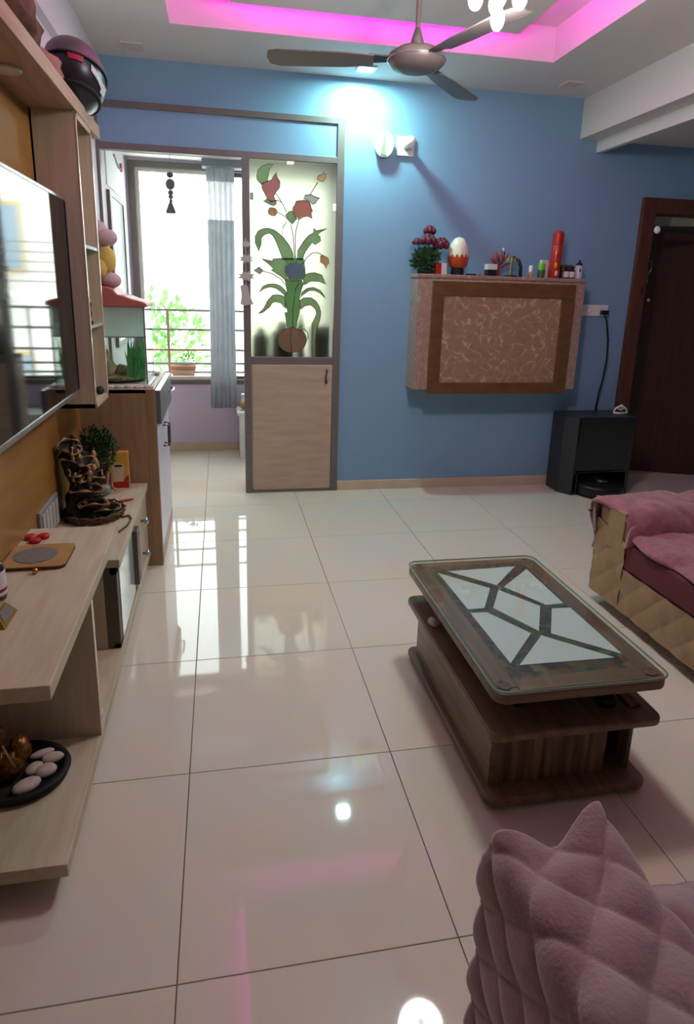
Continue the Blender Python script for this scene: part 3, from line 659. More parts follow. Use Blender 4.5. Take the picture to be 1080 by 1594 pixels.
b = MB(); cx, cy, h, r = -.573, 1.572, .04, .052
b.add([(cx-r, cy-r, ZN), (cx+r, cy-r, ZN), (cx+r, cy+r, ZN), (cx-r, cy+r, ZN), (cx-.028, cy-.028, ZN+h), (cx+.028, cy-.028, ZN+h), (cx+.028, cy+.028, ZN+h), (cx-.028, cy+.028, ZN+h)],
      [(3, 2, 1, 0), (4, 5, 6, 7), (0, 1, 5, 4), (1, 2, 6, 5), (2, 3, 7, 6), (3, 0, 4, 7)])
b.build('plinth', 'gold', ps, bevel=.002)
b = MB(); b.add([(cx+.046, cy-.036, ZN+.0085), (cx+.046, cy+.036, ZN+.0085), (cx+.0325, cy+.024, ZN+.033), (cx+.0325, cy-.024, ZN+.033)], [(0, 1, 2, 3)]); b.build('side_plate', 'oval_grey', ps, solid=-.001)
b = MB(); b.add([(cx-.036, cy-.046, ZN+.0085), (cx+.036, cy-.046, ZN+.0085), (cx+.024, cy-.0325, ZN+.033), (cx-.024, cy-.0325, ZN+.033)], [(0, 1, 2, 3)]); b.build('front_plate', 'frost_paste', ps, solid=-.001)
b = MB(); b.ell((cx, cy, ZN+.055), (.02, .014, .022), 14, 8)
for k in range(5): b.tube([(cx-.014+.007*k, cy, ZN+.065), (cx-.016+.009*k, cy+.006, ZN+.085), (cx-.012+.010*k, cy+.004, ZN+.098-.004*abs(k-2))], [.005, .0045, .003], 7)
b.build('hand', 'hand_pink', ps, smooth=True)
# switch plate on the panelling
sp = thing('switch_plate', 'pale ribbed switch plate on the panelling beside the fountain', 'switch', (WLP, 2.43, .5))
bx(WLP, WLP+.012, 2.30, 2.56, .45, .575).build('plate', 'haze_and_plate_grey', sp, bevel=.003)
for k in range(5): bx(WLP+.012, WLP+.016, 2.32+k*.045, 2.355+k*.045, .465, .56).build('rocker', 'ornament_grey', sp, bevel=.001)
# wicker tray with rock fountain
wt = thing('wicker_tray', 'round woven wicker tray under the rock fountain', 'tray', (-.525, 2.68, ZFc))
C0 = (-.522, 2.66)
MB().lathe([(.100, ZFc), (.104, ZFc+.006), (.104, ZFc+.010)], (C0[0], C0[1], 0), 32, sx=1, sy=1.1).build('tray_base', 'black_matte', wt)
for k in range(4):
    b = MB(); N = 56; b.tube([(C0[0]+(.108+.003*k+.004*math.cos(i*math.pi+k))*math.cos(2*math.pi*i/N), C0[1]+(.119+.003*k+.004*math.cos(i*math.pi+k))*math.sin(2*math.pi*i/N), ZFc+.006+.008*k+.003*math.sin(i*1.57+k*2)) for i in range(N)], .0042, 6, closed=True)
    b.build('woven_strand', 'wicker', wt, smooth=True)
ft = thing('rock_fountain', 'dark rock tabletop fountain with gold rimmed leaf bowls and crystal ball', 'fountain', (-.535, 2.66, ZFc))
b = MB(); ZZ = ZFc+.010
def rock(u, v):
    a = 2*math.pi*u; z = .33*v; d = Vector((math.cos(a)*1.6, math.sin(a)*1.6, z*11))
    r = (.092-.055*v)*(.85+.55*noise.noise(d)+.2*noise.noise(d*3))*(1 if v < .93 else max(.02, (1-v)/.07))
    return Vector((-.548-.045*v+max(r, .004)*math.cos(a)*.82, 2.66+max(r, .004)*1.05*math.sin(a), ZZ+z+.014*noise.noise(Vector((a, z*20, 1)))*min(1, v*8)))
b.grid(48, 34, rock); b.build('rock_body', 'rock_dark', ft, smooth=True)
for (dx, dy, dz, rx, ry, tilt, yaw) in ((-.005, -.075, .205, .042, .028, 38, -20), (.02, -.08, .135, .058, .030, 22, -12), (.045, -.075, .075, .050, .028, 14, 8), (-.035, -.05, .300, .040, .026, 72, 35),
        (.015, -.045, .235, .036, .026, 30, 30), (.045, -.03, .175, .040, .028, 18, 22), (.075, -.035, .038, .052, .034, 10, 0), (-.05, -.06, .262, .034, .022, 55, -30), (.075, .01, .105, .036, .026, 14, 40),
        (.0, -.07, .175, .03, .02, 60, 60), (.05, -.06, .125, .034, .02, 50, -40), (-.01, -.055, .285, .03, .018, 50, 70)):
    c = Vector((-.553+dx, 2.66+dy, ZZ+dz)); mt = Matrix.Translation(c) @ Matrix.Rotation(R_(yaw), 4, 'Z') @ Matrix.Rotation(R_(tilt), 4, 'X')
    bb = MB(); bb.lathe([(.3, -1.1), (.7, -.6), (1, 0), (.85, -.05), (.55, -.4)], (0, 0, 0), 16); bb.xf(mt @ Matrix.Diagonal((rx, ry, .03, 1)))
    lb = bb.build('leaf_bowl', 'rock_dark', ft, smooth=True)
    bb = MB(); bb.tube([(rx*math.cos(a)*(1+.26*math.cos(3*a+yaw)), ry*math.sin(a)*(1+.22*math.sin(2*a+yaw)), .006*math.sin(3*a)) for a in [2*math.pi*i/26 for i in range(26)]], [.0040+.0022*math.sin(i*1.3+yaw) for i in range(26)], 6, closed=True); bb.xf(mt)
    bb.build('gold_rim', 'gold_old', lb, smooth=True)
MB().ell((-.468, 2.615, ZZ+.115), .024, 18, 12).build('crystal_ball', 'crystal_solid', ft, smooth=True)
for p0, p1 in (((-.46, 2.62, ZZ+.13), (-.455, 2.635, ZZ+.185)), ((-.445, 2.64, ZZ+.12), (-.445, 2.645, ZZ+.18))): MB().cyl(p0, p1, .006, n=8).build('spout', 'gold_old', ft)
for k in range(14):
    rn = random.Random(k); a = rn.uniform(-2.4, .6); z = rn.uniform(.04, .26); r = .075*(1-z/.33)**.6+.012
    MB().ell((-.55+r*math.cos(a)*.9, 2.66+r*math.sin(a), ZZ+z), (.012, .012, .016), 8, 6, .3, 4).build('gold_nugget', 'gold_old', ft, smooth=True)
# plant ball, biscuit box
pb = thing('topiary_plant', 'bushy dark green artificial plant ball in a black pot', 'plant', (-.56, 2.95, ZFc))
MB().lathe([(.04, ZFc), (.05, ZFc+.01), (.056, ZFc+.09), (.06, ZFc+.1), (.052, ZFc+.1), (.048, ZFc+.085)], (-.555, 2.95, 0), 20).build('pot', 'black_plastic', pb, smooth=True)
MB().tube([(-.555, 2.95, ZFc+.08), (-.555, 2.95, ZFc+.18)], .008, 7).build('stem', 'soil', pb)
leaves(1500, (-.55, 2.93, ZFc+.215), (.085, .09, .10), .022, 'leaf_dark', pb, seed=5)
bb_ = thing('biscuit_box', 'yellow and red biscuit carton with cup picture', 'carton', (-.48, 3.05, ZFc))
X1, X2, Ya, Yb, H = -.523, -.435, 3.045, 3.085, .172
bx(X1, X2, Ya, Yb, ZFc, ZFc+H).build('carton_body', 'box_yellow', bb_, bevel=.001)
e = Ya-.0006
MB().prism([(X1, ZFc), (X2, ZFc), (X2, ZFc+.065), (X2-.02, ZFc+.045), (X2-.022, ZFc+.035), (X1, ZFc+.030)], 'y', e, Ya).build('red_panel', 'box_red', bb_)
MB().prism([(X1+.022, ZFc+.03), (X2-.024, ZFc+.033), (X2-.018, ZFc+.105), (X1+.016, ZFc+.105)], 'y', e-.0005, e).build('cup_print', 'cream_print', bb_)
MB().prism([((X1+X2)/2+.026*math.cos(a), ZFc+.108+.011*math.sin(a)) for a in [i*math.pi/10 for i in range(20)]], 'y', e-.001, e-.0005).build('cup_rim_print', 'cream_print', bb_)
MB().prism([((X1+X2)/2+.02*math.cos(a), ZFc+.108+.006*math.sin(a)) for a in [i*math.pi/10 for i in range(20)]], 'y', e-.0015, e-.001).build('coffee_print', 'brown_print', bb_)
tag(MB().tube([(-.47, 2.80, ZFc+.007), (-.43, 2.83, ZFc+.008), (-.395, 2.85, ZFc+.007)], [.006, .006, .004], 8).build('red_pen', 'red_plastic', smooth=True), 'red pen lying behind the wicker tray', 'pen')
pts = [(-.41, 2.62, ZFc+.005), (-.385, 2.64, ZFc+.005), (-.372, 2.60, ZFc+.005), (-.377, 2.52, ZFc+.005), (-.40, 2.45, ZFc+.005), (-.42, 2.40, ZFc+.005), (-.43, 2.3, ZFc+.005)]
tag(MB().tube(pts, .004, 7).build('brown_cable', 'wicker', smooth=True), 'thin brown cable looping beside the wicker tray', 'cable')
# tray with stones and gilt figure on the base shelf
st = tag(MB().lathe([(.12, ZB), (.135, ZB+.004), (.142, ZB+.018), (.138, ZB+.024), (.122, ZB+.024), (.118, ZB+.010), (.02, ZB+.009)], (-.545, 1.575, 0), 40, sx=.88, sy=.82).build('stone_tray', 'black_matte', smooth=True), 'black oval tray of pebbles on the base shelf', 'tray')
for k, (x, y, r, a, lab) in enumerate(((-.513, 1.512, (.036, .023, .014), 35, 'largest smooth white pebble at the near edge of the black tray'), (-.478, 1.562, (.027, .023, .014), 20, 'plump white pebble beside the tray rim'),
        (-.510, 1.575, (.025, .02, .012), 60, 'white pebble half hidden in the middle of the black tray'), (-.470, 1.605, (.028, .018, .012), 10, 'bright white pebble leaning on its neighbours'), (-.505, 1.635, (.032, .014, .010), 25, 'flat grey pebble farthest back in the black tray'))):
    tag(MB().ell((x, y, ZB+.009+r[2]*.95+(.006 if k in (3,) else 0)), r, 18, 12, .06, 2, rot=Matrix.Rotation(R_(a), 3, 'Z')).build('pebble', 'stone_white', smooth=True), lab, 'pebble', 'pebbles on the black tray')
gf = thing('gilt_figurine', 'gilded seated figurine on the pebble tray', 'figurine', (-.57, 1.575, ZB+.01))
b = MB(); b.ell((-.572, 1.575, ZB+.045), (.04, .045, .04), 18, 12, .35, 4); b.ell((-.545, 1.59, ZB+.075), (.026, .03, .035), 14, 10, .35, 5); b.build('body', 'bronze', gf, smooth=True)
MB().ell((-.592, 1.575, ZB+.125), (.022, .024, .032), 14, 10, .25, 5).build('head', 'bronze', gf, smooth=True)
MB().tube([(-.588, 1.545, ZB+.06), (-.568, 1.54, ZB+.125), (-.548, 1.545, ZB+.055)], .004, 7).build('trident', 'gold_old', gf, smooth=True)
ball('white_shell', (-.40, 1.79, ZB+.02), (.028, .035, .022), 'stone_white', 'pale shell lump behind the support panel of the unit', 'shell', nz=.3)

# ------------------------------------------------------------------ aquarium cabinet
ac = thing('aquarium_cabinet', 'tall walnut sided cabinet with lilac doors under the fish tank', 'cabinet', (-.49, 3.46, 0))
AY0, AY1, AX, AZ = 3.12, 3.80, -.305, .888
bx(WL, AX-.02, AY0, AY0+.02, 0, AZ).build('side_panel', 'walnut_side', ac, bevel=.002)
bx(AX-.045, AX, AY0-.001, AY0+.021, 0, AZ).build('front_stile', 'walnut_side', ac, bevel=.003)
bx(WL, AX-.02, AY0+.02, AY1, .0, AZ-.02).build('carcass', 'walnut_side', ac)
bx(AX-.03, AX, AY0+.021, AY1, 0, .085).build('kick_board', 'oak_edge', ac, bevel=.002)
bx(WL, AX-.005, AY0, AY1, AZ-.02, AZ+.002).build('cabinet_top', 'oak_edge', ac, bevel=.002)
mid = (AY0+AY1)/2
for a, c, hy in ((AY0+.023, mid-.002, mid-.035), (mid+.002, AY1-.002, mid+.035)):
    d = bx(AX-.02, AX+.001, a, c, .088, .715).build('door', 'lilac_laminate', ac, bevel=.002)
    MB().tube([(AX, hy, .655), (AX+.028, hy, .655), (AX+.028, hy, .545), (AX, hy, .545)], .0055, 8).build('handle', 'dark_steel', d, smooth=True)
d = bx(AX-.02, AX+.022, AY0+.005, AY1, .722, .882).build('drawer', 'slate_laminate', ac, bevel=.003)
MB().tube([(AX+.02, 3.62, .80), (AX+.042, 3.63, .80), (AX+.042, 3.76, .80), (AX+.02, 3.77, .80)], .005, 8).build('handle', 'silver', d, smooth=True)
# aquarium
aq = thing('aquarium', 'glass fish tank with red hood standing on the walnut cabinet', 'aquarium', (-.49, 3.32, .89))
QX0, QX1, QY0, QY1, QZ0, QZ1 = -.625, -.34, 3.17, 3.47, .905, 1.262
b = MB(); b.box(QX0-.01, QX1+.008, QY0-.015, QY1+.01, .89, .905); b.build('tank_base', 'frost_paste', aq, bevel=.004)
for k in range(7): MB().ell((QX0+.03+k*.043, QY0-.02, .896), (.024, .012, .010), 10, 7, .2, 4).build('base_moulding', 'frost_paste', aq, smooth=True)
for q in ((QX0, QX1, QY0, QY0+.004, QZ0, QZ1), (QX1-.004, QX1, QY0+.004, QY1-.004, QZ0, QZ1)): bx(*q).build('tank_glass', 'tank_glass', aq)
bx(QX0, QX1, QY1-.004, QY1, QZ0, QZ1).build('back_pane', 'tank_glass', aq)
bx(QX0, QX0+.004, QY0+.004, QY1-.004, QZ0, QZ1).build('tank_wall', 'tank_glass', aq)
for q in ((QX1-.006, QX1+.001, QY0-.001, QY0+.006, QZ0, QZ1), (QX1-.006, QX1+.001, QY1-.006, QY1, QZ0, QZ1), (QX0, QX1, QY0-.001, QY0+.006, 1.12, 1.126)): bx(*q).build('corner_trim', 'silver', aq)
bx(QX0+.006, QX1-.008, QY0+.006, QY0+.010, 1.126, QZ1-.004).build('upper_screen', 'tank_white', aq)
prof = [(QX0-.012, QZ1-.004), (QX1+.012, QZ1-.004), (QX1+.014, QZ1+.012), (QX1-.005, QZ1+.022), (QX1-.05, QZ1+.032), (QX1-.085, QZ1+.045), (QX1-.11, QZ1+.05), (QX1-.135, QZ1+.075), (QX1-.16, QZ1+.085), (QX0-.012, QZ1+.09)]
MB().prism(prof, 'y', QY0-.012, QY1+.012).build('hood', 'tank_red', aq, bevel=.006)
stuff(MB().ell(((QX0+QX1)/2, (QY0+QY1)/2, QZ0+.018), (.128, .135, .02), 24, 10, .25, 6).build('gravel', 'gravel', aq))
ap = thing('aquarium_plant', 'bright green grassy plant inside the fish tank', 'plant', (-.39, 3.27, QZ0+.02))
b = MB(); rn = random.Random(4)
for k in range(46):
    x, y = -.40+rn.uniform(-.035, .035), 3.26+rn.uniform(-.05, .05); h = rn.uniform(.10, .2); dx, dy = rn.uniform(-.03, .02), rn.uniform(-.04, .04); wd = .007
    b.add([(x-wd, y, QZ0+.02), (x+wd, y, QZ0+.02), (x+dx*.4+wd, y+dy*.4, QZ0+.02+h*.5), (x+dx*.4-wd, y+dy*.4, QZ0+.02+h*.5), (x+dx, y+dy, QZ0+.02+h)], [(0, 1, 2, 3), (3, 2, 4)])
b.build('blades', 'leaf_aqua', ap)
for (x, y, z, r, lab) in ((-.545, 3.25, .06, (.055, .05, .06), 'tan rock ornament left inside the fish tank'), (-.47, 3.30, .04, (.035, .04, .035), 'small tan rock beside the plant in the fish tank'), (-.565, 3.33, .11, (.035, .03, .05), 'upper tan rock stacked at the back of the fish tank')):
    tag(MB().ell((x, y, QZ0+z), r, 16, 10, .5, 3.5).build('tank_rock', 'rock_tan', smooth=True), lab, 'rock', 'rocks in the fish tank')
tag(MB().ell((-.37, 3.66, .905), (.045, .12, .018), 20, 8, .25, 4).build('folded_cloth', 'frost_paste', smooth=True), 'crumpled pale cloth behind the fish tank on the cabinet', 'cloth')
# plush toy on the hood
pu = thing('plush_toy', 'pale pink plush animal with yellow paws sitting on the tank hood', 'plush toy', (-.52, 3.33, 1.35))
MB().ell((-.555, 3.34, 1.425), (.06, .065, .085), 20, 14).build('body', 'plush_pink', pu, smooth=True)
b = MB(); b.ell((-.555, 3.33, 1.57), (.062, .06, .075), 20, 14); b.ell((-.505, 3.30, 1.565), (.05, .042, .038), 16, 10); b.build('head', 'plush_pink', pu, smooth=True)
MB().ell((-.565, 3.35, 1.65), (.02, .014, .04), 12, 8).build('ear', 'plush_pink', pu, smooth=True)
MB().ell((-.505, 3.28, 1.465), (.04, .035, .06), 16, 10).build('arm', 'plush_yellow', pu, smooth=True)
MB().ell((-.535, 3.255, 1.425), (.032, .028, .042), 16, 10).build('arm', 'plush_yellow', pu, smooth=True)
MB().ell((-.49, 3.27, 1.375), (.045, .04, .035), 16, 10).build('foot', 'plush_pink', pu, smooth=True)
MB().ell((-.57, 3.26, 1.375), (.04, .04, .03), 16, 10).build('foot', 'plush_pink', pu, smooth=True)

# ================================================================== FAR WALL ITEMS
# oval wall device + bulb holder
ov = thing('oval_wall_device', 'white oval wall device with green centre stripe', 'wall device', (1.02, WF, 2.16))
oc = PY(597, 225, WF-.02)
def oval(k, kz=1): return [(oc.x+.061*k*math.cos(a), oc.z+.078*k*kz*math.sin(a)) for a in [i*math.pi/18 for i in range(36)]]
MB().prism(oval(.94), 'y', WF-.035, WF).build('body', 'white_plastic', ov, bevel=.006)
L_ = [q for q in oval(1.0)]
lp = [(x, z) for x, z in L_ if x < oc.x-.012]; rp = [(x, z) for x, z in L_ if x > oc.x+.012]
lp = sorted(lp, key=lambda q: math.atan2(q[1]-oc.z, -(q[0]-oc.x))); rp = sorted(rp, key=lambda q: math.atan2(q[1]-oc.z, q[0]-oc.x))
MB().prism(lp+[(oc.x-.008, oc.z)], 'y', WF-.043, WF-.034).build('cover_half', 'white_gloss', ov, bevel=.003)
MB().prism(rp+[(oc.x+.010, oc.z)], 'y', WF-.043, WF-.034).build('cover_half', 'white_gloss', ov, bevel=.003)
MB().prism([(oc.x-.004, oc.z+.076), (oc.x+.012, oc.z+.076), (oc.x+.007, oc.z), (oc.x+.012, oc.z-.06), (oc.x-.018, oc.z-.06), (oc.x-.006, oc.z)], 'y', WF-.0395, WF-.034).build('stripe', 'green_paint', ov)
bx(oc.x-.02, oc.x+.02, WF-.04, WF-.02, oc.z-.078, oc.z-.062).build('sensor', 'silver', ov, bevel=.003)
bh = thing('bulb_holder', 'white square wall plate with a protruding round bulb', 'lamp', (1.17, WF, 2.19))
bx(1.108, 1.218, WF-.018, WF, 2.182, 2.296).build('plate', 'white_plastic', bh, bevel=.004)
MB().tube([(1.165, WF-.018, 2.245), (1.168, WF-.06, 2.246)], [.024, .022], 18).build('socket', 'white_plastic', bh, smooth=False)
MB().lathe([(.018, 0), (.02, -.012), (.03, -.03), (.034, -.052), (.03, -.074), (.018, -.088), (.004, -.092)], (1.168, WF-.055, 2.246), 20, 'y').build('bulb', 'white_gloss', bh, smooth=True)
# socket plate with plug and cord
sk = thing('wall_socket', 'white wall socket plate with a black plug beside the marbled cabinet', 'socket', (2.6, WF, 1.23))
bx(2.48, 2.70, WF-.012, WF, 1.232, 1.308).build('plate', 'white_plastic', sk, bevel=.003)
MB().lathe([(.018, 0), (.018, -.006), (.012, -.008)], (2.555, WF-.012, 1.268), 18, 'y').build('knob', 'white_gloss', sk, smooth=True)
bx(2.635, 2.685, WF-.016, WF-.012, 1.245, 1.295).build('outlet', 'paper', sk, bevel=.001)
pc = thing('power_cord', 'black plug and cord running down the blue wall', 'cord', (2.68, WF-.02, .56))
bx(2.638, 2.688, WF-.05, WF-.016, 1.243, 1.272).build('plug', 'black_plastic', pc, bevel=.004)
pts = [PY(u, v, WF-.03) for u, v in ((941, 490), (944, 500), (946, 530), (944, 560), (938, 590), (931, 615), (926, 640))]
MB().tube(pts, .006, 7).build('cable', 'black_plastic', pc, smooth=True)
# marbled wall cabinet
wc = thing('wall_cabinet', 'marbled brown wall cabinet with dark wood picture frame front', 'cabinet', (1.83, WF-.1, .735))
CX0, CX1, CY, CZ0, CZ1 = 1.245, 2.405, 4.10, .735, 1.475
bx(CX0, CX1, CY+.012, WF, CZ0, CZ1-.02).build('body', 'pink_marble', wc, bevel=.003)
bx(CX0-.004, CX1+.004, CY+.004, WF, CZ1-.022, CZ1).build('top_slab', 'pink_marble', wc, bevel=.002)
bx(CX0+.012, CX1-.004, CY+.002, CY+.0125, CZ0+.004, CZ1-.036).build('front_panel', 'pink_marble', wc, bevel=.002)
F0, F1 = PY(672, 437, CY-.015), PY(877, 611, CY-.015); G0, G1 = PY(690, 459, CY-.015), PY(860, 594, CY-.015)
fx0, fx1, fz0, fz1 = 1.335, 2.325, .712, 1.435; gx0, gx1, gz0, gz1 = 1.415, 2.235, .785, 1.345
for q in ((fx0, fx1, gz1, fz1), (fx0, fx1, fz0, gz0), (fx0, gx0, gz0, gz1), (gx1, fx1, gz0, gz1)):
    bx(q[0], q[1], CY-.018, CY+.003, q[2], q[3]).build('frame_board', 'brown_wood', wc, bevel=.003)
bx(gx0-.005, gx1+.005, CY-.006, CY+.003, gz0-.005, gz1+.005).build('marble_inset', 'brown_marble', wc)
# ---- things on the cabinet top
ZT, YT = CZ1, 4.19
rv = thing('rose_bouquet', 'bunch of dark red artificial roses with dense leaves', 'flowers', (1.31, YT, ZT))
leaves(420, (1.315, YT+.01, ZT+.08), (.085, .06, .075), .04, 'leaf_dark', rv, seed=11)
bx(1.27, 1.36, YT-.03, YT+.05, ZT, ZT+.03).build('base_pot', 'black_matte', rv, bevel=.006)
for k, (x, y, z, r) in enumerate(((1.325, YT, ZT+.265, .036), (1.315, YT-.02, ZT+.205, .046), (1.40, YT-.02, ZT+.185, .048), (1.245, YT, ZT+.195, .028))):
    MB().tube([(1.31, YT, ZT+.02), ((1.31+x)/2+.01, y, ZT+.12), (x, y, z)], .004, 6).build('stem', 'leaf_dark', rv)
    b = MB(); b.ell((x, y, z), r*.62, 12, 8)
    for ring, (n, rr, tz) in enumerate(((4, .35, .4), (5, .6, .15), (6, .85, -.1))):
        for i in range(n):
            a = 2*math.pi*i/n+ring*.7+k; c = Vector((x+r*rr*math.cos(a), y+r*rr*math.sin(a)*.8, z+r*tz))
            b.ell(c, (r*.42, r*.42, r*.5), 9, 6, .25, 5)
    b.build('rose', 'rose_petal', rv, smooth=True)
tp = thing('toothpaste_carton', 'small red and white carton beside the roses', 'carton', (1.4, YT-.03, ZT))
bx(1.365, 1.402, YT-.05, YT-.01, ZT, ZT+.07).build('red_side', 'red_plastic', tp, bevel=.001); bx(1.402, 1.438, YT-.05, YT-.01, ZT, ZT+.07).build('white_side', 'label_white', tp, bevel=.001)
eg = thing('egg_container', 'egg shaped cream and orange container on a dark base', 'container', (1.51, YT-.02, ZT))
ex = 1.52
MB().lathe([(.04, ZT), (.043, ZT+.004), (.043, ZT+.036), (.04, ZT+.042)], (ex, YT-.02, 0), 24).build('stand', 'black_plastic', eg, smooth=False)
MB().lathe([(.036, ZT+.04), (.055, ZT+.055), (.066, ZT+.085), (.068, ZT+.112), (.066, ZT+.125)], (ex, YT-.02, 0), 28).build('lower_shell', 'egg_red', eg, smooth=True)
b = MB(); N = 28
def eggtop(u, v):
    a = 2*math.pi*u; z0 = .118+.012*(1 if int(round(u*N)) % 2 else -1)
    z = z0+(.235-z0)*v; r = .0685*math.sqrt(max(0, 1-((z-.105)/.1305)**2)) if v < 1 else .001
    return Vector((ex+(r+.001)*math.cos(a), YT-.02+(r+.001)*math.sin(a), ZT+z))
b.grid(N, 12, eggtop).build('upper_shell', 'egg_cream', eg, smooth=True)
tag(bx(1.585, 1.645, YT-.04, YT+.0, ZT, ZT+.012).build('dark_clip', 'navy_plastic', bevel=.003), 'flat dark clip lying between the egg and the two tone box', 'clip')
tag(MB().ell((1.672, YT-.03, ZT+.008), (.018, .012, .009), 12, 8).build('pink_trinket', 'pink_dot', smooth=True), 'tiny pink trinket lying on the cabinet top', 'trinket')
wb = thing('two_tone_box', 'small box with white lid and dark base', 'box', (1.745, YT-.03, ZT))
bx(1.715, 1.778, YT-.055, YT+.0, ZT, ZT+.04).build('base', 'black_plastic', wb, bevel=.002); bx(1.713, 1.780, YT-.057, YT+.002, ZT+.04, ZT+.075).build('lid', 'label_white', wb, bevel=.002)
cr_ = thing('coral_tree', 'branching red coral shaped ornament', 'ornament', (1.815, YT+.01, ZT))
MB().lathe([(.03, ZT), (.03, ZT+.006), (.012, ZT+.012)], (1.815, YT+.01, 0), 14).build('foot', 'coral_red', cr_)
b = MB(); T = (1.815, YT+.01)
for pts in ([(0, 0), (0, .08), (-.005, .13)], [(0, .05), (-.035, .09), (-.05, .14)], [(-.03, .085), (-.055, .095), (-.062, .11)], [(0, .06), (.03, .1), (.035, .15)], [(.02, .09), (.05, .12), (.058, .14)], [(0, .09), (-.02, .12), (-.025, .15)], [(0, .04), (.03, .06), (.06, .075), (.08, .08)], [(.03, .10), (.015, .13), (.018, .16)]):
    b.tube([(T[0]+p[0], T[1]+.01*math.sin(p[1]*40), ZT+.006+p[1]) for p in pts], [.009-.0015*i for i in range(len(pts))], 7)
b.build('branches', 'coral_red', cr_, smooth=True)
MB().ell((1.84, YT+.01, ZT+.17), (.008, .008, .014), 10, 7).build('bird', 'label_white', cr_, smooth=True)
pm = thing('miniature_palm', 'miniature straw palm tree on a dark disc', 'ornament', (1.88, YT-.04, ZT))
MB().lathe([(.045, ZT), (.045, ZT+.006), (.02, ZT+.012)], (1.88, YT-.045, 0), 20).build('disc', 'black_matte', pm)
MB().tube([(1.88, YT-.045, ZT+.01), (1.877, YT-.045, ZT+.06), (1.885, YT-.045, ZT+.105)], .006, 7).build('trunk', 'straw', pm)
b = MB()
for k in range(9):
    a = k*.7; b.tube([(1.885, YT-.045, ZT+.105), (1.885+.03*math.cos(a), YT-.045+.025*math.sin(a), ZT+.118), (1.885+.05*math.cos(a), YT-.045+.04*math.sin(a), ZT+.085)], [.005, .006, .002], 6, flat=.4)
b.build('fronds', 'straw', pm)
tag(MB().tube([(1.895, YT+.03, ZT+.12), (1.93, YT+.03, ZT+.125), (1.965, YT+.03, ZT+.105), (1.982, YT+.03, ZT+.07), (1.984, YT+.03, ZT+.0)], [.008, .01, .011, .011, .012], 9).build('bent_stand', 'navy_plastic', smooth=True), 'dark bent arm stand arching beside the miniature palm', 'stand')
wb2 = thing('dropper_bottle', 'little bottle with white cap', 'bottle', (2.02, YT-.04, ZT))
MB().lathe([(.015, ZT), (.016, ZT+.004), (.016, ZT+.03), (.008, ZT+.036)], (2.02, YT-.045, 0), 14).build('body', 'pink_marble', wb2, smooth=True); MB().lathe([(.013, ZT+.035), (.013, ZT+.07), (.009, ZT+.075)], (2.02, YT-.045, 0), 14).build('cap', 'white_gloss', wb2)
gp = thing('green_pack', 'small green bottle with lime cap leaning near the red can', 'bottle', (2.10, YT-.04, ZT))
MB().lathe([(.022, ZT), (.023, ZT+.005), (.023, ZT+.05)], (2.095, YT-.045, 0), 16).build('body', 'leaf_dark', gp); MB().lathe([(.022, ZT+.05), (.022, ZT+.085), (.018, ZT+.09)], (2.095, YT-.045, 0), 16).build('cap', 'green_cap', gp)
tag(bx(2.115, 2.165, YT+.0, YT+.03, ZT, ZT+.115).build('white_carton', 'label_white', bevel=.002), 'plain white carton behind the green bottle', 'carton')
sc = thing('spray_can', 'tall slanting red spray can', 'spray can', (2.2, YT-.03, ZT))
mt = Matrix.Translation((2.19, YT-.035, ZT+.001)) @ Matrix.Rotation(R_(2.0), 4, 'Y')
MB().lathe([(.036, 0), (.038, .004), (.038, .205), (.036, .21)], (0, 0, 0), 22).xf(mt).build('can', 'red_can', sc, smooth=True)
MB().lathe([(.0355, .212), (.0355, .28), (.030, .292), (.018, .297)], (0, 0, 0), 22).xf(mt).build('cap', 'red_plastic', sc, smooth=False)
b = MB(); b.ell((-.012, -.038, .08), (.012, .003, .02), 12, 8); b.xf(mt).build('flame_print', 'box_yellow', sc, smooth=True)
b = MB(); b.ell((-.004, -.038, .03), (.010, .003, .018), 12, 8); b.xf(mt).build('white_print', 'cream_print', sc, smooth=True)
tag(bx(2.235, 2.262, YT-.0, YT+.04, ZT, ZT+.085).build('black_carton', 'black_matte', bevel=.002), 'narrow black carton behind the red can', 'carton')
tag(bx(2.268, 2.345, YT+.0, YT+.04, ZT, ZT+.09).build('brown_carton', 'brown_wood', bevel=.002), 'brown carton behind the two labelled jars', 'carton')
for k, x in enumerate((2.276, 2.316)):
    j = thing('ink_jar', ('black capped jar with white label next to the red can', 'black capped jar with white label next to the pale blue bottle')[k], 'jar', (x, YT-.04, ZT), 'labelled jars on the cabinet')
    MB().lathe([(.019, ZT), (.02, ZT+.004), (.02, ZT+.052), (.012, ZT+.058)], (x, YT-.045, 0), 16).build('body', 'black_plastic', j, smooth=True)
    MB().lathe([(.0203, ZT+.008), (.0206, ZT+.009), (.0206, ZT+.044), (.0203, ZT+.045)], (x, YT-.045, 0), 16).build('label', 'label_white', j, smooth=True)
    MB().lathe([(.012, ZT+.058), (.012, ZT+.078), (.009, ZT+.08)], (x, YT-.045, 0), 14).build('cap', 'black_plastic', j)
bl_ = thing('pale_blue_bottle', 'pale blue and white bottle at the cabinet edge', 'bottle', (2.375, YT-.03, ZT))
MB().lathe([(.022, ZT), (.025, ZT+.006), (.025, ZT+.075), (.016, ZT+.088), (.012, ZT+.09)], (2.37, YT-.035, 0), 18).build('body', 'blue_white', bl_, smooth=True)
MB().lathe([(.02, ZT+.088), (.02, ZT+.1), (.008, ZT+.106), (.007, ZT+.12)], (2.37, YT-.035, 0), 16).build('cap', 'navy_plastic', bl_)
MB().ell((2.366, YT-.06, ZT+.055), (.006, .003, .014), 10, 7).build('blue_print', 'navy_plastic', bl_, smooth=True)

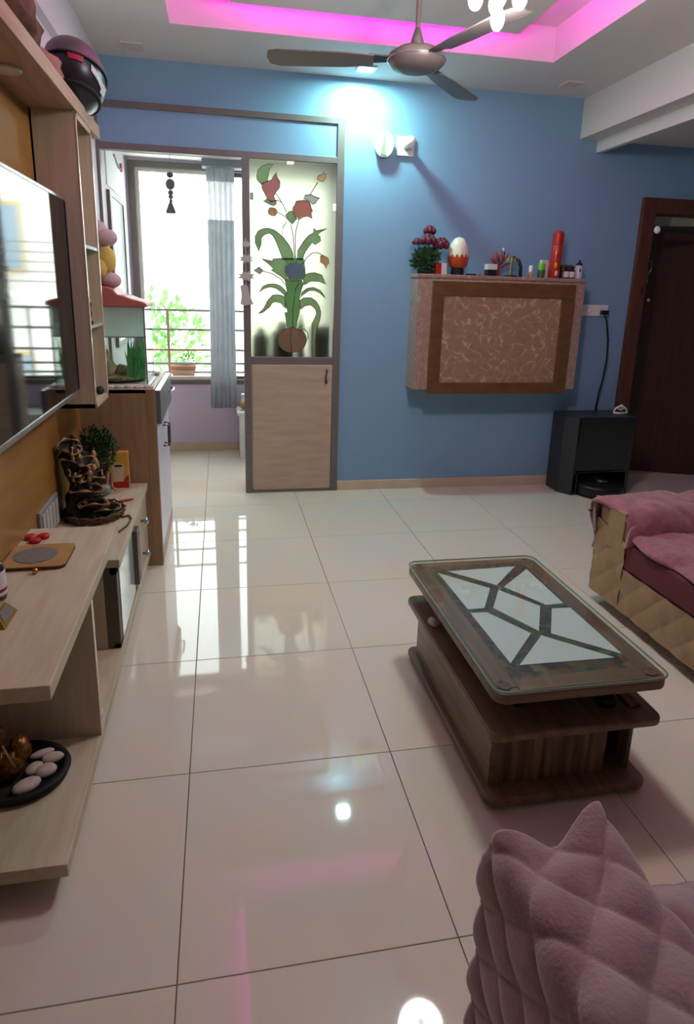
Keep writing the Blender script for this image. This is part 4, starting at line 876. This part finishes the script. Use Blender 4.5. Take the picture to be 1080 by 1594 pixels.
# ------------------------------------------------------------------ robot dock
dk = thing('vacuum_dock', 'black robot vacuum docking station against the blue wall', 'docking station', (2.63, 4.1, 0))
foot = [(2.415, 3.99), (2.845, 3.99), (2.875, 4.09), (2.875, 4.255), (2.36, 4.255), (2.36, 4.09)]
b = MB(); h0, h1 = .17, .555
b.prism(foot, 'z', h0, h1); b.build('upper_body', 'black_gloss', dk, bevel=.008)
b = MB(); b.prism([(2.36, 4.09), (2.36, 4.255), (2.46, 4.255), (2.44, 3.995), (2.415, 3.99)], 'z', 0, h0+.01); b.prism([(2.875, 4.09), (2.875, 4.255), (2.80, 4.255), (2.82, 3.995), (2.845, 3.99)], 'z', 0, h0+.01); b.box(2.43, 2.83, 4.18, 4.255, 0, h0+.01)
b.build('lower_cheeks', 'black_gloss', dk)
for poly, nm in (([(2.4135, 3.992), (2.3585, 4.09), (2.3585, 4.25), (2.354, 4.25), (2.354, 4.088), (2.410, 3.989)], 'side_skin'),):
    MB().prism(poly, 'z', 0, h1-.004).build(nm, 'dock_side', dk)
MB().prism([(x+(.004 if x < 2.6 else -.004), y+.002) for x, y in foot], 'z', h1-.002, h1+.006).build('lid', 'dock_side', dk, bevel=.003)
MB().tube([(2.44, 3.985, .005), (2.44, 3.985, .15), (2.455, 3.985, .168), (2.805, 3.985, .168), (2.82, 3.985, .15), (2.82, 3.985, .005)], .003, 6).build('arch_trim', 'dark_steel', dk)
rb = thing('robot_vacuum', 'round black robot vacuum parked in its dock', 'robot vacuum', (2.62, 4.0, 0))
MB().lathe([(.15, .012), (.168, .02), (.17, .075), (.16, .088), (.02, .092)], (2.625, 3.995, 0), 40).build('body', 'black_plastic', rb, smooth=True)
MB().lathe([(.045, .09), (.045, .108), (.038, .114), (.01, .115)], (2.635, 3.985, 0), 24).build('sensor_turret', 'dark_steel', rb, smooth=True)
MB().lathe([(.15, .0), (.15, .013)], (2.625, 3.995, 0), 30).build('wheel_base', 'black_matte', rb)
so_ = thing('smiling_ring', 'white smiling face shaped ring standing on the dock', 'ornament', (2.75, 4.08, .56))
q0 = PY(964, 650, 4.08); cxx = q0.x; zz = h1+.006
MB().tube([(cxx+.052*math.cos(a), 4.08, zz+.011+.048*math.sin(a)) for a in [i*math.pi/12 for i in range(13)]], .007, 7).build('arch', 'white_gloss', so_, smooth=True)
MB().tube([(cxx-.054, 4.08, zz+.012), (cxx, 4.08, zz+.008), (cxx+.054, 4.08, zz+.012)], .008, 7).build('bar', 'white_gloss', so_, smooth=True)
MB().ell((cxx+.004, 4.08, zz+.06), (.016, .009, .012), 10, 7).build('tip', 'white_gloss', so_, smooth=True)
MB().tube([(cxx-.03, 4.08, zz+.048), (cxx, 4.08, zz+.034), (cxx+.03, 4.08, zz+.048)], .006, 7).build('brow', 'white_gloss', so_, smooth=True)

# ================================================================== COFFEE TABLE
tb_ = thing('coffee_table', 'dark walnut coffee table with mosaic framed glass top', 'coffee table', (.92, 1.74, 0))
BX0, BX1, BY0, BY1 = .678, 1.162, 1.345, 2.14
for x in (.72, 1.12):
    for y in (1.42, 2.07): MB().cyl((x, y, 0), (x, y, .016), .022, n=14).build('castor', 'black_plastic', tb_)
MB().prism(rrect(BX0, BX1, BY0, BY1, .03), 'z', .015, .04).build('base_slab', 'walnut', tb_, bevel=.006)
bx(.708, 1.055, 1.405, 1.423, .04, .228).build('front_board', 'walnut_v', tb_, bevel=.002)
bx(.700, .718, 1.40, 2.085, .04, .228).build('side_board', 'walnut', tb_, bevel=.002)
bx(.718, 1.12, 2.067, 2.085, .04, .228).build('rear_board', 'walnut_v', tb_, bevel=.002)
bx(1.118, 1.132, 1.40, 1.80, .042, .226).build('sliding_door', 'walnut_v', tb_, bevel=.002)
bx(1.06, 1.075, 1.45, 2.067, .04, .228).build('inner_board', 'walnut_v', tb_)
MB().prism(rrect(.668, 1.172, 1.335, 2.145, .03), 'z', .228, .252).build('middle_slab', 'walnut', tb_, bevel=.006)
for x, y in ((.80, 1.46), (1.04, 1.46), (.80, 2.03), (1.04, 2.03)):
    MB().lathe([(.022, .252), (.022, .258), (.012, .264), (.012, .335), (.022, .342)], (x, y, 0), 16).build('top_support', 'dark_steel', tb_, smooth=False)
ZTB = .38
MB().prism(rrect(.672, 1.172, 1.338, 2.17, .035), 'z', .340, .3712).build('top_slab', 'walnut_x', tb_, bevel=.006)
ix0, ix1, iy0, iy1 = .742, 1.112, 1.405, 2.120
for q, m in (((.684, ix0, 1.365, 2.145), 'walnut'), ((ix1, 1.160, 1.365, 2.145), 'walnut'), ((ix0, ix1, 1.350, iy0), 'walnut_x'), ((ix0, ix1, iy1, 2.158), 'walnut_x')):
    bx(q[0], q[1], q[2], q[3], .366, .3732).build('frame_board', m, tb_, bevel=.0015)
for x in (.708, 1.136):
    for y in (1.378, 2.132):
        MB().lathe([(.020, .3730), (.020, .3748), (.015, .3750), (.014, .3738), (.007, .3738), (.006, .3750), (.001, .3751)], (x, y, 0), 20).build('rosette', 'walnut_v', tb_, smooth=False)
bx(ix0, ix1, iy0, iy1, .366, .3722).build('mosaic_bed', 'mosaic', tb_)
SZ = 1080/405.0
def zt(p): q = PZ(640+p[0]/SZ, 860+p[1]/SZ, .3745); return (q.x, q.y)
for poly in ([(150,78),(430,57),(355,135)], [(112,85),(328,148),(303,230),(235,235)], [(478,68),(632,210),(560,217),(385,142)], [(362,155),(535,222),(530,325),(340,230)],
             [(245,250),(315,248),(497,335),(412,460)], [(583,232),(660,228),(875,420),(580,335)], [(540,343),(845,435),(450,467)]):
    pp_ = [zt(q) for q in poly]
    pp_ = [(min(max(x, ix0+.001), ix1-.001), min(max(y, iy0+.001), iy1-.001)) for x, y in pp_]
    MB().prism(pp_, 'z', .3715, .3742).build('mirror_pane', 'pane_mirror', tb_)
gt = MB().prism(rrect(.671, 1.176, 1.336, 2.172, .036), 'z', .3752, .3802).build('glass_sheet', 'table_glass', tb_)
b = MB(); rr = rrect(.671, 1.176, 1.336, 2.172, .036)
b.tube([(x, y, .3777) for x, y in rr], .0024, 6, closed=True).build('glass_edge', 'glass_edge', gt, smooth=True)
ro2 = MB(); ro2.lathe([(.014, .252), (.03, .256), (.03, .276), (.014, .28), (.01, .27)], (1.045, 1.425, 0), 20)
tag(ro2.build('tape_roll', 'black_plastic', smooth=True), 'black roll lying under the coffee table top', 'roll')
tag(bx(1.10, 1.135, 1.39, 1.50, .252, .262).build('gilt_comb', 'bronze', bevel=.003), 'small gilt brown case near the corner of the coffee table', 'case')
tag(MB().ell((.70, 1.92, .262), (.018, .03, .010), 12, 8, .3, 4).build('crumpled_paper', 'label_white', smooth=True), 'small crumpled white paper on the lower slab of the coffee table', 'paper')

# ================================================================== SOFAS
def puff(a, b_, s): return (abs(math.sin(math.pi*(a+b_)/s))*abs(math.sin(math.pi*(a-b_)/s)))**.45
def quilt(nu, nv, fn, su, sv, amp, cell, seed=0, jit=.004, sg=-1):
    """surface fn(u,v) pushed outwards in diamond pads; su, sv its size in metres"""
    pts = [[fn(i/nu, j/nv) for j in range(nv+1)] for i in range(nu+1)]; b = MB(); vs = []
    for i in range(nu+1):
        for j in range(nv+1):
            du = pts[min(i+1, nu)][j]-pts[max(i-1, 0)][j]; dv = pts[i][min(j+1, nv)]-pts[i][max(j-1, 0)]
            n = du.cross(dv); n = n.normalized() if n.length > 1e-9 else Vector((0, 0, 1))
            h = amp*puff(i/nu*su, j/nv*sv, cell)+jit*noise.noise(pts[i][j]*14+Vector((seed, 0, 0)))
            vs.append(pts[i][j]+n*h*sg)
    b.add(vs, [(i*(nv+1)+j, (i+1)*(nv+1)+j, (i+1)*(nv+1)+j+1, i*(nv+1)+j+1) for i in range(nu) for j in range(nv)])
    return b
def poly_at(pl, t):
    ls = [(Vector(pl[i+1])-Vector(pl[i])).length for i in range(len(pl)-1)]; L = sum(ls)*t
    for i, l in enumerate(ls):
        if L <= l or i == len(ls)-1: return Vector(pl[i]).lerp(Vector(pl[i+1]), min(1, L/l))
        L -= l
def smooth_poly(pl, k=3):
    pl = [Vector(p) for p in pl]
    for _ in range(k):
        q = [pl[0]]
        for a, b in zip(pl, pl[1:]): q += [a.lerp(b, .25), a.lerp(b, .75)]
        q.append(pl[-1]); pl = q
    return pl
# --- sofa along the right side
SX0, SX1, SY0, SY1 = 1.652, 2.50, .92, 2.50
sf1 = thing('sofa', 'beige quilted leather sofa with maroon seat and rose plush covers beyond the coffee table', 'sofa', (2.05, 1.7, 0))
for x, y in ((1.745, 2.24), (1.745, 1.05), (2.4, 2.4), (2.4, 1.05)):
    MB().lathe([(.03, 0), (.03, .012), (.018, .02), (.018, .05), (.028, .062)], (x, y, 0), 16).build('leg', 'chrome', sf1, smooth=False)
bx(SX0+.012, SX1, SY0, SY1-.01, .058, .24).build('base', 'beige_leather', sf1, bevel=.01)
quilt(220, 34, lambda u, v: Vector((SX0+.012, SY0+(2.292-SY0)*u, .058+.187*v)), 1.35, .187, .007, .125, jit=.001).build('front_quilt', 'beige_leather', sf1, smooth=True)
# far arm
bx(SX0+.012, SX1, 2.285, SY1, .06, .475).build('far_arm', 'beige_leather', sf1, bevel=.02)
quilt(40, 48, lambda u, v: Vector((SX0+.010, 2.275+(.225)*u, .058+(.30+.05*u)*v)), .225, .35, .007, .125, 3, jit=.001).build('arm_quilt', 'beige_leather', sf1, smooth=True)
bx(SX0+.004, SX0+.02, 2.30, 2.415, .30, .485).build('arm_panel', 'beige_leather', sf1, bevel=.006)
bx(SX0+.012, SX1, SY0, SY0+.2, .24, .475).build('near_arm', 'beige_leather', sf1, bevel=.02)
bx(2.30, SX1, SY0+.2, 2.29, .24, .80).build('backrest', 'maroon_fabric', sf1, bevel=.04)
bx(SX0+.012, 2.31, SY0+.2, 2.285, .24, .362).build('seat_cushion', 'maroon_fabric', sf1, bevel=.012)
bx(SX0+.035, 2.35, 2.275, 2.30, .30, .43).build('inner_arm', 'maroon_fabric', sf1, bevel=.01)
# covers on this sofa
prof = smooth_poly([(0, SY1+.025, .25), (0, SY1+.028, .42), (0, SY1+.012, .515), (0, 2.41, .512), (0, 2.31, .50), (0, 2.262, .45), (0, 2.245, .36)], 3)
def armcover(u, v):
    q = poly_at(prof, v); x = SX0-.008+(.80)*u
    s = .02*math.exp(-u*22)*math.sin(v*9+1)
    z = q.z+.006*math.sin(u*17+v*5)-.03*math.exp(-u*30)*(1 if .3 < v < .85 else .2)
    return Vector((x+s+.012*noise.noise(Vector((v*6, 0, 0)))*(1 if u < .05 else 0), q.y, z if v > .03 else q.z))
b = quilt(90, 70, armcover, .8, .55, .006, .16, 5, jit=.006)
ac_ = thing('arm_cover', 'rose pink plush cover draped over the far sofa arm', 'sofa cover', (2.0, 2.4, .25))
b.build('plush_top', 'rose_plush', ac_, smooth=True, solid=.014)
MB().grid(10, 16, lambda u, v: Vector((SX0-.018+.06*u, 2.475+.055*math.sin(u*1.5+.3)+.012*math.sin(v*4), .505-.17*v-.02*u))).build('lining', 'grey_plush', ac_, smooth=True, solid=.012)
def seatcover(u, v):
    y = 1.15+(2.262-1.15)*u; x = SX0-.004+.62*v
    e = .022*noise.noise(Vector((y*7, 3, 0)))+.012*math.sin(y*23)
    k = max(0, 1-v*9)
    return Vector((x+e*k+.02*k*(1 if u < 2 else 0), y, .386+.006*noise.noise(Vector((x*9, y*9, 0)))-.022*k*k+.004*math.sin(x*30+y*12)))
tag(quilt(110, 60, seatcover, 1.1, .62, .007, .17, 9, jit=.005).build('seat_cover', 'rose_plush', smooth=True, solid=.016), 'rose pink plush cover spread on the maroon sofa seat', 'sofa cover')
# --- sofa beside the camera
s2 = thing('sofa', 'beige sofa under dusty pink quilted covers in front of the coffee table', 'sofa', (1.2, .3, 0))
for x, y in ((.48, .68), (1.95, .68), (.48, -.35), (1.95, -.35)): MB().lathe([(.03, 0), (.03, .012), (.018, .02), (.018, .05), (.028, .062)], (x, y, 0), 16).build('leg', 'chrome', s2)
bx(.42, 2.02, -.42, .70, .06, .30).build('base', 'beige_leather', s2, bevel=.015)
bx(.425, .585, -.42, .735, .06, .50).build('arm', 'beige_leather', s2, bevel=.03)
bx(1.85, 2.02, -.42, .70, .06, .50).build('arm', 'beige_leather', s2, bevel=.03)
bx(.585, 1.85, -.2, .72, .30, .385).build('seat_cushion', 'maroon_fabric', s2, bevel=.02)
bx(.42, 2.02, -.42, -.2, .30, .80).build('backrest', 'maroon_fabric', s2, bevel=.04)
pr2 = smooth_poly([(.404, 0, .12), (.406, 0, .35), (.408, 0, .51), (.44, 0, .53), (.50, 0, .528), (.56, 0, .538), (.603, 0, .525), (.612, 0, .45), (.615, 0, .40)], 3)
def arm2(u, v):
    q = poly_at(pr2, v); y = -.30+(.775+.30)*u
    e = max(0, (u-.86)/.14)
    ear = e*e*(.010*math.exp(-((q.x-.41)/.04)**2)+.030*math.exp(-((q.x-.59)/.035)**2)) if q.z > .47 else 0
    dip = -.018*e*math.exp(-((q.x-.50)/.06)**2) if q.z > .47 else 0
    yy = y+.016*e*(math.exp(-((q.x-.405)/.04)**2)+math.exp(-((q.x-.60)/.04)**2))-.02*e*math.exp(-((q.x-.5)/.06)**2)
    return Vector((q.x+.006*noise.noise(Vector((y*6, q.z*6, 2))), yy, q.z+ear+dip))
b = quilt(240, 180, arm2, 1.07, .82, .014, .125, 4, jit=.003)
ac2 = thing('arm_cover', 'dusty pink quilted plush cover over the sofa arm facing the coffee table', 'sofa cover', (.5, .3, .12))
b.build('quilted_cover', 'dusty_plush', ac2, smooth=True, solid=.012)
# the end of the cover, folded down over the arm front
def armend(u, v):
    x = .418+.168*u
    zt_ = .545+.010*math.exp(-((x-.41)/.04)**2)+.030*math.exp(-((x-.59)/.035)**2)-.018*math.exp(-((x-.50)/.06)**2)
    return Vector((x, .752+.008*math.sin(u*math.pi*2)*v-.012*(1-v), zt_-.03-(zt_-.22)*v))
quilt(40, 50, armend, .215, .35, .008, .135, 6, sg=1).build('end_flap', 'dusty_plush', ac2, smooth=True, solid=.010)
def seat2(u, v): return Vector((.618+1.22*u, -.18+(.93)*v, .405+.004*noise.noise(Vector((u*12, v*9, 1)))-.03*max(0, (v-.94)/.06)))
tag(quilt(120, 90, seat2, 1.22, .93, .010, .15, 8, sg=1).build('seat_cover', 'dusty_plush', smooth=True, solid=.014), 'dusty pink quilted plush cover on the sofa seat', 'sofa cover')

# ================================================================== CEILING FIXTURES
def downlight(x, y, on, label):
    r = thing('downlight', label, 'downlight', (x, y, ZC-.012), 'square ceiling downlights')
    b = MB(); a = .055
    for q in ((x-a, x+a, y-a, y-a+.014), (x-a, x+a, y+a-.014, y+a), (x-a, x-a+.014, y-a+.014, y+a-.014), (x+a-.014, x+a, y-a+.014, y+a-.014)): b.box(q[0], q[1], q[2], q[3], ZC-.010, ZC)
    b.build('frame', 'silver' if on else 'lamp_off', r)
    bx(x-a+.014, x+a-.014, y-a+.014, y+a-.014, ZC-.007, ZC-.002).build('lens', 'lamp_on' if on else 'lamp_off', r)
    if on:
        ld = bpy.data.lights.new('downlight_glow', 'AREA'); ld.energy = on; ld.color = (.52, 1.0, .92); ld.shape = 'SQUARE'; ld.size = .078
        lo = bpy.data.objects.new('downlight_glow', ld); COL.objects.link(lo); lo.parent = r; lo.location = (0, 0, -.012)
downlight(.86, 4.10, 11, 'glowing square downlight near the blue wall')
downlight(-.432, 4.085, 0, 'unlit square downlight over the partition opening')
downlight(2.113, 4.03, 0, 'unlit square downlight by the dropped beam')
# ceiling fan
fx, fy, fz = .836, 2.963, 2.30
fn_ = thing('ceiling_fan', 'brown three bladed ceiling fan hanging from the ceiling tray', 'ceiling fan', (fx, fy, fz))
MB().cyl((fx, fy, fz+.06), (fx, fy, 2.655), .011, n=12).build('down_rod', 'fan_brown', fn_)
MB().lathe([(.012, 2.56), (.05, 2.62), (.055, 2.655)], (fx, fy, 0), 20).build('canopy', 'fan_brown', fn_, smooth=True)
MB().lathe([(.012, fz+.12), (.028, fz+.07), (.03, fz+.045)], (fx, fy, 0), 18).build('rod_cup', 'fan_brown', fn_, smooth=True)
MB().lathe([(.02, fz+.05), (.085, fz+.042), (.118, fz+.02), (.122, fz-.005), (.10, fz-.028), (.06, fz-.04), (.01, fz-.042)], (fx, fy, 0), 32).build('motor', 'fan_brown', fn_, smooth=True)
MB().lathe([(.123, fz+.004), (.126, fz+.001), (.123, fz-.002)], (fx, fy, 0), 32).build('trim_ring', 'silver', fn_, smooth=True)
for ang in (-71, 49, 169):
    a = R_(ang); mt = Matrix.Translation((fx, fy, fz)) @ Matrix.Rotation(a, 4, 'Z') @ Matrix.Rotation(R_(9), 4, 'X')
    b = MB(); b.prism([(.18, -.045), (.30, -.065), (.58, -.07), (.62, -.05), (.63, 0), (.62, .05), (.58, .062), (.30, .055), (.18, .04)], 'z', -.003, .003); b.xf(mt); bl2 = b.build('blade', 'fan_brown', fn_, bevel=.002)
    b = MB(); b.prism([(.09, -.02), (.20, -.035), (.24, 0), (.20, .035), (.09, .02)], 'z', .003, .009); b.xf(mt); b.build('blade_iron', 'dark_steel', bl2)
# chandelier
cx, cy, cz = .93, 2.33, 2.245
cl = thing('chandelier', 'glowing chandelier of clear glass drops with violet white light', 'chandelier', (cx, cy, cz))
MB().lathe([(.10, 2.655), (.10, 2.64), (.09, 2.63), (.02, 2.625)], (cx, cy, 0), 28).build('ceiling_plate', 'chrome', cl, smooth=False)
MB().cyl((cx, cy, 2.33), (cx, cy, 2.63), .008, n=10).build('stem', 'chrome', cl)
MB().ell((cx, cy, cz), (.023, .023, .035), 18, 14).build('glass_drop', 'drop_glass', cl, smooth=True)
MB().ell((cx, cy, cz+.066), (.025, .025, .034), 18, 14).build('glass_drop', 'drop_glass', cl, smooth=True)
for k in range(6):
    a = k*math.pi/3+.25; x, y = cx+.085*math.cos(a), cy+.085*math.sin(a)
    MB().ell((x, y, cz+.075), (.025, .025, .034), 18, 14).build('glass_drop', 'drop_glass', cl, smooth=True)
    MB().tube([(x, y, cz+.105), (cx+.05*math.cos(a), cy+.05*math.sin(a), cz+.15), (cx, cy, cz+.14)], .004, 7).build('arm', 'chrome', cl, smooth=True)
ld = bpy.data.lights.new('chandelier_glow', 'POINT'); ld.energy = 40; ld.color = (1.0, .95, .93); ld.shadow_soft_size = .11
lo = bpy.data.objects.new('chandelier_glow', ld); COL.objects.link(lo); lo.parent = cl; lo.location = (0, 0, .04)
bpy.context.view_layer.update()
